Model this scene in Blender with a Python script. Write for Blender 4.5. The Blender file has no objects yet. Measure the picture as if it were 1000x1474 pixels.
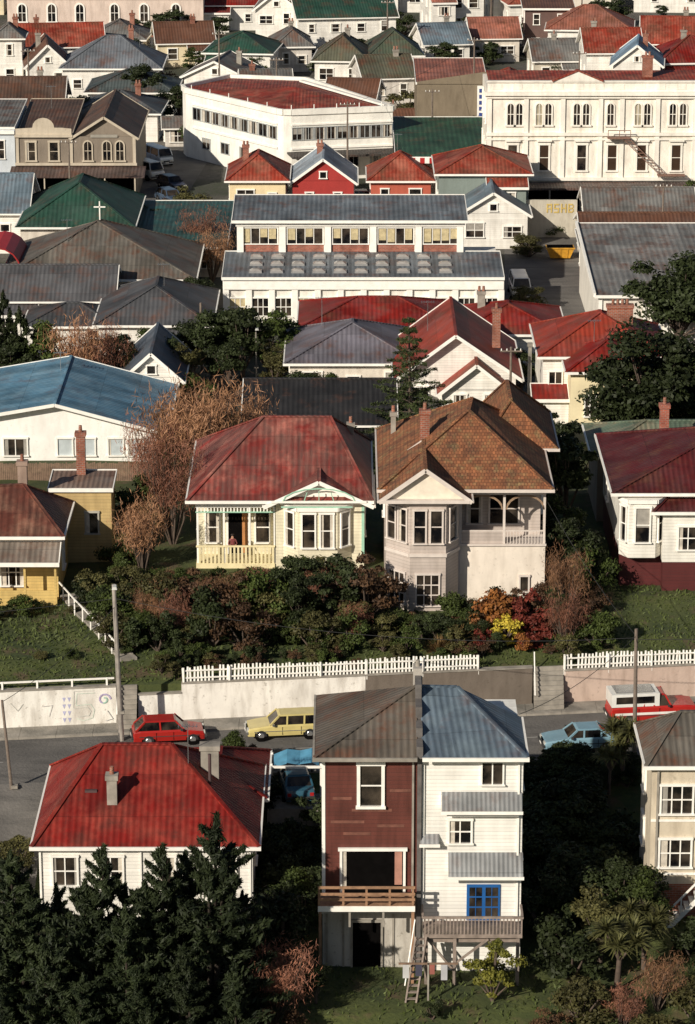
import bpy, math, random, bmesh
import numpy as np
from mathutils import Vector, Matrix
R=random.Random(11)
rad=math.radians
scene=bpy.context.scene
COL=scene.collection

# ------------------------------------------------------------------ materials
def lk(nt,a,b): nt.links.new(a,b)
def setin(nt,sock,v):
    if isinstance(v,bpy.types.NodeSocket): lk(nt,v,sock)
    else: sock.default_value=v
def mth(nt,op,a,b=0.0,clamp=False):
    n=nt.nodes.new('ShaderNodeMath'); n.operation=op; n.use_clamp=clamp
    setin(nt,n.inputs[0],a); setin(nt,n.inputs[1],b); return n.outputs[0]
def c4(c): return (c[0],c[1],c[2],1.0)
def mixc(nt,f,a,b,blend='MIX'):
    n=nt.nodes.new('ShaderNodeMix'); n.data_type='RGBA'; n.blend_type=blend
    setin(nt,n.inputs[0],f)
    setin(nt,n.inputs[6],c4(a) if isinstance(a,tuple) else a)
    setin(nt,n.inputs[7],c4(b) if isinstance(b,tuple) else b)
    return n.outputs[2]
def mapr(nt,v,a,b,c=0.0,d=1.0):
    n=nt.nodes.new('ShaderNodeMapRange'); setin(nt,n.inputs[0],v)
    for i,x in enumerate((a,b,c,d)): n.inputs[i+1].default_value=x
    return n.outputs[0]
def pos(nt): return nt.nodes.new('ShaderNodeNewGeometry').outputs['Position']
def uvc(nt): return nt.nodes.new('ShaderNodeTexCoord').outputs['UV']
def sep(nt,v):
    n=nt.nodes.new('ShaderNodeSeparateXYZ'); lk(nt,v,n.inputs[0]); return n.outputs
def scl(nt,v,s):
    n=nt.nodes.new('ShaderNodeVectorMath'); n.operation='MULTIPLY'; lk(nt,v,n.inputs[0]); n.inputs[1].default_value=s; return n.outputs[0]
def noise(nt,v,scale,detail=3.0,a=.3,b=.7,rough=.55):
    n=nt.nodes.new('ShaderNodeTexNoise'); lk(nt,v,n.inputs['Vector']); n.inputs['Scale'].default_value=scale
    n.inputs['Detail'].default_value=detail; n.inputs['Roughness'].default_value=rough
    return mapr(nt,n.outputs['Fac'],a,b)
def bump(nt,b,h,strength=.4,dist=.05):
    n=nt.nodes.new('ShaderNodeBump'); n.inputs['Strength'].default_value=strength; n.inputs['Distance'].default_value=dist
    lk(nt,h,n.inputs['Height']); lk(nt,n.outputs[0],b.inputs['Normal'])
def newmat(name):
    m=bpy.data.materials.new(name); m.use_nodes=True
    return m,m.node_tree,m.node_tree.nodes['Principled BSDF']
def mul(c,k): return tuple(min(1,x*k) for x in c)
MC={}
def cached(f):
    def g(*a,**k):
        key=(f.__name__,a,tuple(sorted(k.items())))
        if key not in MC: MC[key]=f(*a,**k)
        return MC[key]
    return g
def greyk(nt,k):
    cb=nt.nodes.new('ShaderNodeCombineColor')
    for i in range(3): lk(nt,k,cb.inputs[i])
    return cb.outputs[0]
@cached
def iron(c,rust=.15,pitch=.32,fade=.25,rustcol=(.14,.06,.035),fcol=None):
    m,nt,b=newmat('corrugated_iron'); p=pos(nt); uv=uvc(nt); u=sep(nt,uv)
    col=mixc(nt,noise(nt,p,.28,5,.33,.67),mul(c,.5),mul(c,1.12))
    fc=fcol or tuple(x*.62+.17*(sum(c)/3+.22) for x in c)
    col=mixc(nt,mth(nt,'MULTIPLY',noise(nt,p,.6,7,.43,.66,.65),fade),col,fc)
    fl=nt.nodes.new('ShaderNodeVectorMath'); fl.operation='FLOOR'; lk(nt,scl(nt,uv,(1/.84,1/2.6,1)),fl.inputs[0])
    wn=nt.nodes.new('ShaderNodeTexWhiteNoise'); wn.noise_dimensions='2D'; lk(nt,fl.outputs[0],wn.inputs['Vector'])
    g=mapr(nt,wn.outputs['Value'],0,1,.78,1.1)
    st=noise(nt,scl(nt,uv,(3.2,.28,1)),1.0,7,.35,.66,.65)
    patch=noise(nt,p,.5,7,.56-.2*rust,.72-.2*rust,.68)
    rm=mth(nt,'MULTIPLY',mapr(nt,st,0,1,.35,1.0),patch)
    rm=mth(nt,'MULTIPLY',rm,min(1,.45+rust*1.2))
    col=mixc(nt,rm,col,rustcol)
    edge=mth(nt,'MULTIPLY',noise(nt,scl(nt,uv,(7,.5,1)),1.0,4,.52,.75),.5)
    col=mixc(nt,edge,col,mul(c,.3))
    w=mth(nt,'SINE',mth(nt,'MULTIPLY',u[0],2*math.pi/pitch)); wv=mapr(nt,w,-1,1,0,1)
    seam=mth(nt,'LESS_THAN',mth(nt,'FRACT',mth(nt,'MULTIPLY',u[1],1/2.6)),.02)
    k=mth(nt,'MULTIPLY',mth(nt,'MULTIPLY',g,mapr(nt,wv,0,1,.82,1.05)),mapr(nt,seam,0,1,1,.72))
    lk(nt,mixc(nt,1.0,col,greyk(nt,k),'MULTIPLY'),b.inputs['Base Color'])
    b.inputs['Roughness'].default_value=.6; b.inputs['Specular IOR Level'].default_value=.3
    bump(nt,b,wv,.55,.045); return m
@cached
def boards(c,pitch=.19,dirt=.3):
    m,nt,b=newmat('weatherboard'); p=pos(nt); uv=uvc(nt); u=sep(nt,uv)
    col=mixc(nt,noise(nt,p,.7,4),mul(c,.84),mul(c,1.08))
    st=mth(nt,'MULTIPLY',noise(nt,scl(nt,uv,(2.2,.3,1)),1.3,6,.42,.78),dirt)
    col=mixc(nt,st,col,(c[0]*.42,c[1]*.38,c[2]*.33))
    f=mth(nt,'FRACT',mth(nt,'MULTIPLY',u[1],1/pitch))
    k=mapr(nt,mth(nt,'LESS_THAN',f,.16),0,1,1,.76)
    row=nt.nodes.new('ShaderNodeTexWhiteNoise'); row.noise_dimensions='1D'
    lk(nt,mth(nt,'FLOOR',mth(nt,'MULTIPLY',u[1],1/pitch)),row.inputs['W'])
    k=mth(nt,'MULTIPLY',k,mapr(nt,row.outputs['Value'],0,1,.93,1.03))
    lk(nt,mixc(nt,1.0,col,greyk(nt,k),'MULTIPLY'),b.inputs['Base Color'])
    b.inputs['Roughness'].default_value=.6; bump(nt,b,f,.25,.03); return m
@cached
def plaster(c,dirt=.35,rough=.75):
    m,nt,b=newmat('painted_plaster'); p=pos(nt); uv=uvc(nt)
    col=mixc(nt,noise(nt,p,.5,5),mul(c,.85),mul(c,1.06))
    st=mth(nt,'MULTIPLY',noise(nt,scl(nt,uv,(1.6,.35,1)),1.1,6,.45,.78),dirt)
    col=mixc(nt,st,col,(c[0]*.38,c[1]*.34,c[2]*.3))
    sp=mth(nt,'MULTIPLY',noise(nt,p,4.5,4,.62,.72),dirt*.7)
    col=mixc(nt,sp,col,(c[0]*.35,c[1]*.33,c[2]*.3))
    lk(nt,col,b.inputs['Base Color']); b.inputs['Roughness'].default_value=rough
    bump(nt,b,noise(nt,p,6,3),.15,.03); return m
@cached
def brick(c=(.3,.09,.05),mortar=(.3,.26,.22)):
    m,nt,b=newmat('brickwork'); t=nt.nodes.new('ShaderNodeTexBrick'); lk(nt,uvc(nt),t.inputs['Vector'])
    t.inputs['Color1'].default_value=c4(mul(c,.75)); t.inputs['Color2'].default_value=c4(mul(c,1.2)); t.inputs['Mortar'].default_value=c4(mortar)
    t.inputs['Scale'].default_value=1; t.inputs['Brick Width'].default_value=.3; t.inputs['Row Height'].default_value=.12; t.inputs['Mortar Size'].default_value=.012
    col=mixc(nt,noise(nt,pos(nt),1.2,4,.4,.8),t.outputs['Color'],mul(c,.4))
    lk(nt,col,b.inputs['Base Color']); b.inputs['Roughness'].default_value=.85; return m
@cached
def tiles(c1=(.36,.135,.055),c2=(.13,.055,.03),c3=(.26,.2,.09)):
    m,nt,b=newmat('clay_tiles'); p=pos(nt); t=nt.nodes.new('ShaderNodeTexBrick'); lk(nt,uvc(nt),t.inputs['Vector'])
    t.inputs['Color1'].default_value=(.6,.6,.6,1); t.inputs['Color2'].default_value=(1.1,1.1,1.1,1); t.inputs['Mortar'].default_value=(.42,.4,.4,1)
    t.inputs['Scale'].default_value=1; t.inputs['Brick Width'].default_value=.2; t.inputs['Row Height'].default_value=.25; t.inputs['Mortar Size'].default_value=.02; t.inputs['Bias'].default_value=.1
    col=mixc(nt,noise(nt,p,.8,8,.35,.65,.7),c1,c2); col=mixc(nt,mth(nt,'MULTIPLY',noise(nt,p,1.7,8,.5,.7,.7),.85),col,c3); col=mixc(nt,mth(nt,'MULTIPLY',noise(nt,p,.5,6,.55,.7),.6),col,(.05,.035,.025))
    lk(nt,mixc(nt,1.0,col,t.outputs['Color'],'MULTIPLY'),b.inputs['Base Color']); b.inputs['Roughness'].default_value=.9
    bump(nt,b,t.outputs['Fac'],.3,.03); return m
@cached
def plain(name,c,rough=.6,var=.12,sc=2.0,metal=0.0,spec=.5):
    m,nt,b=newmat(name)
    lk(nt,mixc(nt,noise(nt,pos(nt),sc,4),mul(c,1-var),mul(c,1+var)),b.inputs['Base Color'])
    b.inputs['Roughness'].default_value=rough; b.inputs['Metallic'].default_value=metal; b.inputs['Specular IOR Level'].default_value=spec; return m
@cached
def glass():
    m,nt,b=newmat('window_glass'); p=pos(nt)
    lk(nt,mixc(nt,noise(nt,p,.9,3,.4,.7),(.005,.005,.006),(.07,.055,.042)),b.inputs['Base Color'])
    b.inputs['Roughness'].default_value=.08; b.inputs['Specular IOR Level'].default_value=.5; return m
@cached
def carpaint(c):
    m,nt,b=newmat('car_paint'); lk(nt,mixc(nt,noise(nt,pos(nt),1.5,4),mul(c,.85),mul(c,1.05)),b.inputs['Base Color'])
    b.inputs['Roughness'].default_value=.35; b.inputs['Coat Weight'].default_value=.4; b.inputs['Coat Roughness'].default_value=.12; return m
@cached
def leafm(name,c,c2=None,rough=.6):
    c2=c2 or mul(c,.4)
    m,nt,b=newmat(name); p=pos(nt)
    oi=nt.nodes.new('ShaderNodeObjectInfo')
    col=mixc(nt,noise(nt,p,1.1,4,.35,.65),c2,c)
    col=mixc(nt,mth(nt,'MULTIPLY',noise(nt,p,9,2,.5,.8),.6),col,mul(c,1.9))
    col=mixc(nt,1.0,col,greyk(nt,mapr(nt,oi.outputs['Random'],0,1,.65,1.25)),'MULTIPLY')
    lk(nt,col,b.inputs['Base Color']); b.inputs['Roughness'].default_value=rough; b.inputs['Specular IOR Level'].default_value=.2; return m
@cached
def soil(kind):
    m,nt,b=newmat(kind); p=pos(nt)
    if kind=='lawn_grass':
        col=mixc(nt,noise(nt,p,.35,6,.38,.62),(.024,.038,.01),(.085,.1,.024))
        col=mixc(nt,noise(nt,p,5,4,.4,.7),col,(.05,.065,.018))
        col=mixc(nt,mth(nt,'MULTIPLY',noise(nt,p,.6,6,.54,.68),.85),col,(.1,.068,.038))
    elif kind=='urban_ground':
        col=mixc(nt,noise(nt,p,.08,4,.45,.55),(.03,.042,.018),(.1,.092,.082))
        col=mixc(nt,noise(nt,p,1.6,5,.35,.7),col,(.05,.048,.04))
    elif kind=='asphalt':
        col=mixc(nt,noise(nt,p,.3,6,.35,.65),(.08,.075,.072),(.15,.14,.13))
        col=mixc(nt,mth(nt,'MULTIPLY',noise(nt,scl(nt,p,(.25,1.4,1)),.8,5,.5,.7),.75),col,(.045,.043,.042))
        col=mixc(nt,mth(nt,'MULTIPLY',noise(nt,p,12,2,.3,.8),.35),col,(.18,.17,.155))
    else:
        col=mixc(nt,noise(nt,p,.7,6,.35,.65),(.16,.15,.13),(.3,.275,.24))
    lk(nt,col,b.inputs['Base Color']); b.inputs['Roughness'].default_value=.9
    bump(nt,b,noise(nt,p,5,5),.3,.08); return m

WH=plain('white_paint',(.86,.835,.78),.55,.08)
GL=glass()
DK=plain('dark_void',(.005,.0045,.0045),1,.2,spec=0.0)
CUR=plain('curtain_cloth',(.52,.47,.4),.9,.25,3)
CONC=plain('weathered_concrete',(.28,.255,.22),.9,.3,1.5)
WOOD=plain('weathered_timber',(.2,.13,.09),.85,.3,3)
POLE=plain('pole_timber',(.17,.135,.11),.9,.25,4)
TYRE=plain('tyre_rubber',(.015,.015,.016),.8,.2)
CHR=plain('chrome_trim',(.5,.5,.5),.25,.1,3,.8)
BR=brick(); BRN=plain('wire',(.03,.03,.03),.6)

# ------------------------------------------------------------------ geometry container
class Fr:
    def __init__(s,ox,oy,a=0): s.ox,s.oy,s.c,s.s=ox,oy,math.cos(rad(a)),math.sin(rad(a))
    def p(s,u,n,z): return (s.ox+u*s.c+n*s.s, s.oy+u*s.s-n*s.c, z)
class Obj:
    def __init__(s,name,loc=(0,0,0),rot=0,world=False):
        s.name=name; s.loc=Vector(loc); s.rot=rot; s.w=world; s.parts={}
    def poly(s,part,mat,pts):
        P=s.parts.setdefault(part,([],[],[],[])); b=len(P[0]); P[0].extend([tuple(q) for q in pts])
        if mat not in P[3]: P[3].append(mat)
        P[1].append(tuple(range(b,b+len(pts)))); P[2].append(P[3].index(mat))
    def hexa(s,part,mat,v):
        for f in ((0,3,2,1),(4,5,6,7),(0,1,5,4),(1,2,6,5),(2,3,7,6),(3,0,4,7)): s.poly(part,mat,[v[i] for i in f])
    def box(s,part,mat,x0,x1,y0,y1,z0,z1):
        s.hexa(part,mat,[(x0,y0,z0),(x1,y0,z0),(x1,y1,z0),(x0,y1,z0),(x0,y0,z1),(x1,y0,z1),(x1,y1,z1),(x0,y1,z1)])
    def fbox(s,part,mat,F,u0,u1,n0,n1,z0,z1):
        s.hexa(part,mat,[F.p(u0,n1,z0),F.p(u1,n1,z0),F.p(u1,n0,z0),F.p(u0,n0,z0),F.p(u0,n1,z1),F.p(u1,n1,z1),F.p(u1,n0,z1),F.p(u0,n0,z1)])
    def beam(s,part,mat,p,q,w,h=None):
        h=h or w; p=Vector(p); q=Vector(q); d=(q-p)
        if d.length<1e-4: return
        d.normalize(); up=Vector((0,0,1)) if abs(d.z)<.95 else Vector((0,1,0))
        a=d.cross(up).normalized()*(w/2); u=a.cross(d).normalized()*(h/2)
        s.hexa(part,mat,[p-a-u,p+a-u,p+a+u,p-a+u,q-a-u,q+a-u,q+a+u,q-a+u])
    def cyl(s,part,mat,p,q,r0,r1=None,n=10):
        r1=r0 if r1 is None else r1; p=Vector(p); q=Vector(q); d=(q-p).normalized()
        up=Vector((0,0,1)) if abs(d.z)<.9 else Vector((0,1,0))
        a=d.cross(up).normalized(); b=d.cross(a).normalized()
        A=[p+(a*math.cos(2*math.pi*i/n)+b*math.sin(2*math.pi*i/n))*r0 for i in range(n)]
        B=[q+(a*math.cos(2*math.pi*i/n)+b*math.sin(2*math.pi*i/n))*r1 for i in range(n)]
        for i in range(n): j=(i+1)%n; s.poly(part,mat,[A[i],B[i],B[j],A[j]])
        s.poly(part,mat,A); s.poly(part,mat,B[::-1])
    def finish(s,bevel=None):
        e=bpy.data.objects.new(s.name,None); e.empty_display_size=.5; COL.objects.link(e)
        e.location=s.loc; e.rotation_euler=(0,0,rad(s.rot))
        for pn,(V,F,MI,MS) in s.parts.items():
            me=bpy.data.meshes.new(pn)
            if s.w: V=[(v[0]-s.loc.x,v[1]-s.loc.y,v[2]-s.loc.z) for v in V]
            me.from_pydata(V,[],F); me.update()
            for m in MS: me.materials.append(m)
            me.polygons.foreach_set('material_index',MI)
            uv=me.uv_layers.new(name='UVMap').data
            Z=Vector((0,0,1))
            for p in me.polygons:
                n=p.normal
                if abs(n.z)>.995: a=Vector((1,0,0)); b=Vector((0,1,0))
                else:
                    a=Z.cross(n).normalized(); b=n.cross(a)
                for li in p.loop_indices:
                    co=Vector(V[me.loops[li].vertex_index]); uv[li].uv=(co.dot(a)+50,co.dot(b)+50)
            if bevel and pn in bevel:
                bm=bmesh.new(); bm.from_mesh(me); bmesh.ops.remove_doubles(bm,verts=bm.verts,dist=.002); bm.to_mesh(me); bm.free()
            o=bpy.data.objects.new(pn,me); COL.objects.link(o); o.parent=e
            if bevel and pn in bevel:
                md=o.modifiers.new('b','BEVEL'); md.width=bevel[pn]; md.segments=2
        return e
    # --- architectural pieces
    def win(s,F,u,z,w,h,nv=1,nh=1,fr=None,cur=None,t=.1,pane=None,sill=True):
        fr=fr or WH; a,b=u-w/2,u+w/2
        s.fbox('windows',pane or GL,F,a,b,-.05,.02,z,z+h)
        s.fbox('window_frames',fr,F,a-t,a,-.02,.11,z,z+h); s.fbox('window_frames',fr,F,b,b+t,-.02,.11,z,z+h)
        s.fbox('window_frames',fr,F,a-t-.03,b+t+.03,-.02,.13,z+h,z+h+t*1.2)
        s.fbox('window_frames',fr,F,a-t-.05,b+t+.05,-.02,.18 if sill else .12,z-t*.8,z)
        for i in range(1,nv+1):
            x=a+(b-a)*i/(nv+1); s.fbox('window_frames',fr,F,x-.03,x+.03,.021,.07,z,z+h)
        for i in range(1,nh+1):
            x=z+h*i/(nh+1); s.fbox('window_frames',fr,F,a,b,.021,.062,x-.03,x+.03)
        if cur is None: cur=R.random()<.6
        if cur:
            q=R.random(); cm=CUR if q<.7 else plain('net_curtain',(.3,.28,.25),.9,.2,3)
            if q>.85: s.fbox('curtains',cm,F,a,b,.0205,.035,z+h*R.uniform(.4,.7),z+h)
            else:
                cw=w*R.uniform(.12,.3); s.fbox('curtains',cm,F,a,a+cw,.0205,.035,z,z+h)
                if R.random()<.7: s.fbox('curtains',cm,F,b-cw*R.uniform(.7,1.1),b,.0205,.035,z,z+h)
    def arch(s,F,u,z,w,h,fr=None,t=.14,pane=None):
        fr=fr or WH; r=w/2; n=8; zc=z+h-r
        pts=[(u-r,z),(u+r,z)]+[(u+r*math.cos(math.pi*i/n),zc+r*math.sin(math.pi*i/n)) for i in range(n+1)]
        s.poly('windows',pane or GL,[F.p(a,.02,b) for a,b in pts])
        R2=r+t
        for i in range(n):
            a0,a1=math.pi*i/n,math.pi*(i+1)/n
            q=lambda rr,a,nn: F.p(u+rr*math.cos(a),nn,zc+rr*math.sin(a))
            s.hexa('window_frames',fr,[q(r,a0,.12),q(R2,a0,.12),q(R2,a0,-.02),q(r,a0,-.02),q(r,a1,.12),q(R2,a1,.12),q(R2,a1,-.02),q(r,a1,-.02)])
        s.fbox('window_frames',fr,F,u-R2,u-r,-.02,.12,z,zc); s.fbox('window_frames',fr,F,u+r,u+R2,-.02,.12,z,zc)
        s.fbox('window_frames',fr,F,u-R2-.1,u+R2+.1,-.02,.2,z-.15,z)
        s.fbox('window_frames',fr,F,u-.03,u+.03,.022,.07,z,zc+r*.9); s.fbox('window_frames',fr,F,u-r,u+r,.022,.065,z+h*.5-.03,z+h*.5+.03)
    def hip(s,x0,x1,y0,y1,z,rise,rm,ridge=None,ov=.45,trim=None,part='roof'):
        trim=trim or WH; X0,X1,Y0,Y1=x0-ov,x1+ov,y0-ov,y1+ov; w=X1-X0; d=Y1-Y0
        if ridge is None:
            if w>=d: ridge=((X0+d*.49,(Y0+Y1)/2),(X1-d*.49,(Y0+Y1)/2))
            else: ridge=(((X0+X1)/2,Y0+w*.49),((X0+X1)/2,Y1-w*.49))
        zt=z+rise; A,B,C,D=(X0,Y0,z),(X1,Y0,z),(X1,Y1,z),(X0,Y1,z)
        a=(*ridge[0],zt); b=(*ridge[1],zt)
        if abs(a[0]-b[0])>=abs(a[1]-b[1]):
            P=[[A,B,b,a],[B,C,b],[C,D,a,b],[D,A,a]]; H=[(A,a),(D,a),(B,b),(C,b),(a,b)]
        else:
            P=[[A,B,a],[B,C,b,a],[C,D,b],[D,A,a,b]]; H=[(A,a),(B,a),(C,b),(D,b),(a,b)]
        for q in P: s.poly(part,rm,q)
        s.poly('soffit',trim,[(X0,Y0,z-.02),(X0,Y1,z-.02),(X1,Y1,z-.02),(X1,Y0,z-.02)])
        for p,q in H: s.beam('ridge_caps',rm,(p[0],p[1],p[2]+.03),(q[0],q[1],q[2]+.03),.22,.09)
        s.gutter(X0,X1,Y0,Y1,z,trim)
    def gutter(s,X0,X1,Y0,Y1,z,trim):
        s.box('gutters',trim,X0-.1,X1+.1,Y0-.1,Y0-.003,z-.15,z+.03); s.box('gutters',trim,X0-.1,X1+.1,Y1+.003,Y1+.1,z-.15,z+.03)
        s.box('gutters',trim,X0-.1,X0-.003,Y0,Y1,z-.145,z+.025); s.box('gutters',trim,X1+.003,X1+.1,Y0,Y1,z-.145,z+.025)
    def gable(s,x0,x1,y0,y1,z,rise,axis,rm,wm,ov=.4,eo=.4,m=None,trim=None,gpart='gable_walls'):
        trim=trim or WH
        if axis=='y': T=lambda a,b,c:(a,b,c); a0,a1,b0,b1=x0,x1,y0,y1
        else: T=lambda a,b,c:(b,a,c); a0,a1,b0,b1=y0,y1,x0,x1
        m=(a0+a1)/2 if m is None else m; zt=z+rise
        kl=rise/(m-a0); kr=rise/(a1-m); A0,A1=a0-ov,a1+ov; zl,zr=z-ov*kl,z-ov*kr; B0,B1=b0-eo,b1+eo; th=.1
        for (e,ze,sg) in ((A0,zl,1),(A1,zr,-1)):
            top=[T(e,B0,ze),T(m,B0,zt),T(m,B1,zt),T(e,B1,ze)]
            v=[Vector(q) for q in top]; n=(v[1]-v[0]).cross(v[2]-v[0])
            if n.z<0: top=top[::-1]
            s.poly('roof',rm,top); s.poly('soffit',trim,[(q[0],q[1],q[2]-th) for q in top[::-1]])
            for B in (B0,B1):
                s.beam('barge_boards',trim,T(e,B,ze-.07),T(m,B,zt-.07),.07,.24)
            s.beam('gutters',trim,T(e-.05*sg,B0,ze-.02),T(e-.05*sg,B1,ze-.02),.1,.14)
        s.beam('ridge_caps',rm,T(m,B0,zt+.03),T(m,B1,zt+.03),.22,.09)
        if wm:
            for b in (b0,b1): s.poly(gpart,wm,[T(a0,b,z-.05),T(a1,b,z-.05),T(a1,b,z),T(m,b,zt-.06),T(a0,b,z)])
    def mono(s,x0,x1,y0,y1,za,zb,rm,trim=None,part='roof'):
        trim=trim or WH
        s.poly(part,rm,[(x0,y0,za),(x1,y0,za),(x1,y1,zb),(x0,y1,zb)])
        s.poly('soffit',trim,[(x0,y0,za-.1),(x0,y1,zb-.1),(x1,y1,zb-.1),(x1,y0,za-.1)])
        s.box('gutters',trim,x0-.05,x1+.05,y0-.1,y0-.002,za-.2,za+.04); s.box('gutters',trim,x0-.05,x1+.05,y1+.002,y1+.1,zb-.2,zb+.06)
        for x in (x0-.03,x1+.03): s.beam('barge_boards',trim,(x,y0,za-.05),(x,y1,zb-.05),.06,.2)
    def chim(s,x,y,z0,z1,w=.7,d=.5,mat=None,pots=1):
        mat=mat or BR
        s.box('chimney',mat,x-w/2,x+w/2,y-d/2,y+d/2,z0,z1-.25); s.box('chimney',mat,x-w/2-.07,x+w/2+.07,y-d/2-.07,y+d/2+.07,z1-.25,z1)
        for i in range(pots):
            px=x+(i-(pots-1)/2)*.35; s.cyl('chimney_pots',brick((.34,.12,.07)),(px,y,z1),(px,y,z1+.4),.12,.1,8)
    def picket(s,p,q,h=.9,sp=.2,mat=None):
        mat=mat or WH; p=Vector(p); q=Vector(q); L=(q-p).length; n=int(L/sp); up=Vector((0,0,1)); d=(q-p)/L; side=d.cross(up).normalized()
        for i in range(n+1):
            if R.random()<.04: continue
            c=p+(q-p)*i/n; hh=h*R.uniform(.92,1.03)+.06*math.sin(i*.11); t=c+up*hh+d*R.uniform(-.05,.05)
            s.beam('pickets',mat,c,t,.1,.025)
        off=side*-.04
        for f in (.25,.75): s.beam('rails',mat,p+up*h*f-off,q+up*h*f-off,.04,.08)
        m=max(1,int(L/2.4))
        for i in range(m+1):
            c=p+(q-p)*i/m-off*2.4; s.beam('posts',mat,c-up*.3,c+up*(h*.98),.1,.1)

# ------------------------------------------------------------------ terrain
K=.13
PRO=[(-400,-14),(60,-14),(100,-9),(126,-5.2),(133,-3.3),(140,-3),(149,-3),(154.9,-.1),(155.6,0),(164.22,0),(164.3,2.2),(172,3),(195,3),(204,1.1),(216,.6),(240,0),(6000,0)]
def prof(t):
    for (a,za),(b,zb) in zip(PRO,PRO[1:]):
        if t<=b: return za+(zb-za)*max(0,(t-a))/(b-a)
    return 0
def gz(x,y): return prof(y-K*max(-60,min(60,x)))
def terrain():
    ts=[-400,0,60,80,100,110,118,126,130,133,137,140,145,149,152,154.9,155.6,160,164.22,164.3,166,169,172,178,186,195,199,204,210,216,228,240,260,300,400,600,1200,6000]
    xs=[-3000,-800,-300,-150,-100,-60]+list(range(-54,57,6))+[60,100,150,300,800,3000]
    V=[];F=[];MI=[]
    for t in ts:
        for x in xs:
            y=t+K*max(-60,min(60,x)); z=prof(t)
            if not(154<t<172) and abs(x)<100 and 110<t<230: z+=R.uniform(-.12,.12)
            V.append((x,y,z))
    nx=len(xs)
    for j in range(len(ts)-1):
        for i in range(nx-1):
            F.append((j*nx+i,j*nx+i+1,(j+1)*nx+i+1,(j+1)*nx+i)); MI.append(0 if ts[j]<228 else 1)
    me=bpy.data.meshes.new('ground'); me.from_pydata(V,[],F); me.materials.append(soil('lawn_grass')); me.materials.append(soil('urban_ground'))
    me.polygons.foreach_set('material_index',MI); o=bpy.data.objects.new('ground',me); COL.objects.link(o)
terrain()
def sheet(name,pts,mat,z=None):
    me=bpy.data.meshes.new(name); me.from_pydata(pts,[],[tuple(range(len(pts)))]); me.materials.append(mat)
    o=bpy.data.objects.new(name,me); COL.objects.link(o); return o
def T(x,t,z=0): return (x,t+K*x,z)
sheet('road',[T(-60,155.7,.008),T(60,155.7,.008),T(60,162.6,.008),T(-60,162.6,.008)],soil('asphalt'))
fp=Obj('footpath',T(0,163.4)); fp.w=True
for i in range(-30,30):
    x0,x1=i*2.0,i*2.0+1.985
    fp.hexa('slabs',soil('concrete_path'),[T(x0,162.62,0),T(x1,162.62,0),T(x1,164.2,0),T(x0,164.2,0),T(x0,162.62,.13),T(x1,162.62,.13),T(x1,164.2,.13),T(x0,164.2,.13)])
    fp.hexa('kerb',CONC,[T(x0,162.45,0),T(x1,162.45,0),T(x1,162.615,0),T(x0,162.615,0),T(x0,162.45,.125),T(x1,162.45,.125),T(x1,162.615,.125),T(x0,162.615,.125)])
    fp.hexa('kerb',CONC,[T(x0,155.5,-.1),T(x1,155.5,-.1),T(x1,155.68,-.1),T(x0,155.68,-.1),T(x0,155.5,.12),T(x1,155.5,.12),T(x1,155.68,.12),T(x0,155.68,.12)])
fp.finish()
for x in range(-57,57,6):
    sheet('road_marking',[T(x,159.1,.013),T(x+2.5,159.1,.013),T(x+2.5,159.2,.013),T(x,159.2,.013)],plain('road_paint',(.3,.29,.27),.8,.3))
dr=Obj('driveway',(0,0,0))
for j in range(8):
    t0,t1=146+j*1.2,147.2+j*1.2
    dr.poly('surface',soil('asphalt'),[T(-34,t0,max(prof(t0),-3)+.16),T(-15.9,t0,prof(t0)+.16),T(-15.9,t1,prof(t1)+.16),T(-34,t1,prof(t1)+.16)])
dr.finish()
for i,(pts) in enumerate([[(-30,268,.01),(-19.5,268,.01),(-14,345,.01),(-24,345,.01)],[(13.5,262,.01),(20.5,258,.01),(24,304,.01),(15.5,304,.01)],[(-60,298,.02),(70,290,.02),(70,303,.02),(-60,309,.02)],[(-60,415,.02),(60,415,.02),(60,422,.02),(-60,422,.02)]]):
    sheet('road',pts,soil('asphalt'))

# ------------------------------------------------------------------ palette
RED=(.27,.016,.009); RED2=(.33,.045,.024); MAR=(.1,.013,.014); GBL=(.17,.23,.28); GRY=(.19,.185,.175); SLT=(.07,.073,.08)
GRN=(.025,.08,.055); BRO=(.12,.075,.055); OLV=(.12,.12,.08); PNK=(.42,.15,.1)
wW=(.86,.83,.77)

# ------------------------------------------------------------------ foreground: white house with red roof
o=Obj('weatherboard_house',(-10,147.6,-3),world=True)
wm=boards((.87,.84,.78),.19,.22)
o.box('walls',wm,-15.2,-4.7,142.5,152.7,-4.2,1.25); o.box('walls',wm,-9.2,-4.35,152.7,155.2,-3,.95)
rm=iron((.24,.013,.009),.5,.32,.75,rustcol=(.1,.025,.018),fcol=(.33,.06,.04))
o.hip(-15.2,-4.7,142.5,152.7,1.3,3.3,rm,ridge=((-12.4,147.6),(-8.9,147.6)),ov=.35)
o.hip(-9.0,-4.4,149.0,155.2,1.2,1.45,rm,ridge=((-6.6,149.6),(-6.6,152.2)),ov=.3)
F=Fr(-15.2,142.5)
for u,w in ((1.25,1.15),(3.5,1.15),(6.25,.8),(9.3,.8)): o.win(F,u,-.85,w,1.5,nv=1 if w>1 else 0,nh=1,cur=True)
for u in (.05,5.0,10.4): o.fbox('downpipes',WH,F,u-.04,u+.04,.02,.1,-4,1.15)
o.fbox('corner_boards',WH,F,-.02,.1,-.1,.03,-4.1,1.2); o.fbox('corner_boards',WH,F,10.4,10.52,-.1,.03,-4.1,1.2)
Fr_=Fr(-4.7,142.5,90); o.win(Fr_,3,-.8,1,1.4); o.win(Fr_,7,-.8,1,1.4)
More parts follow.
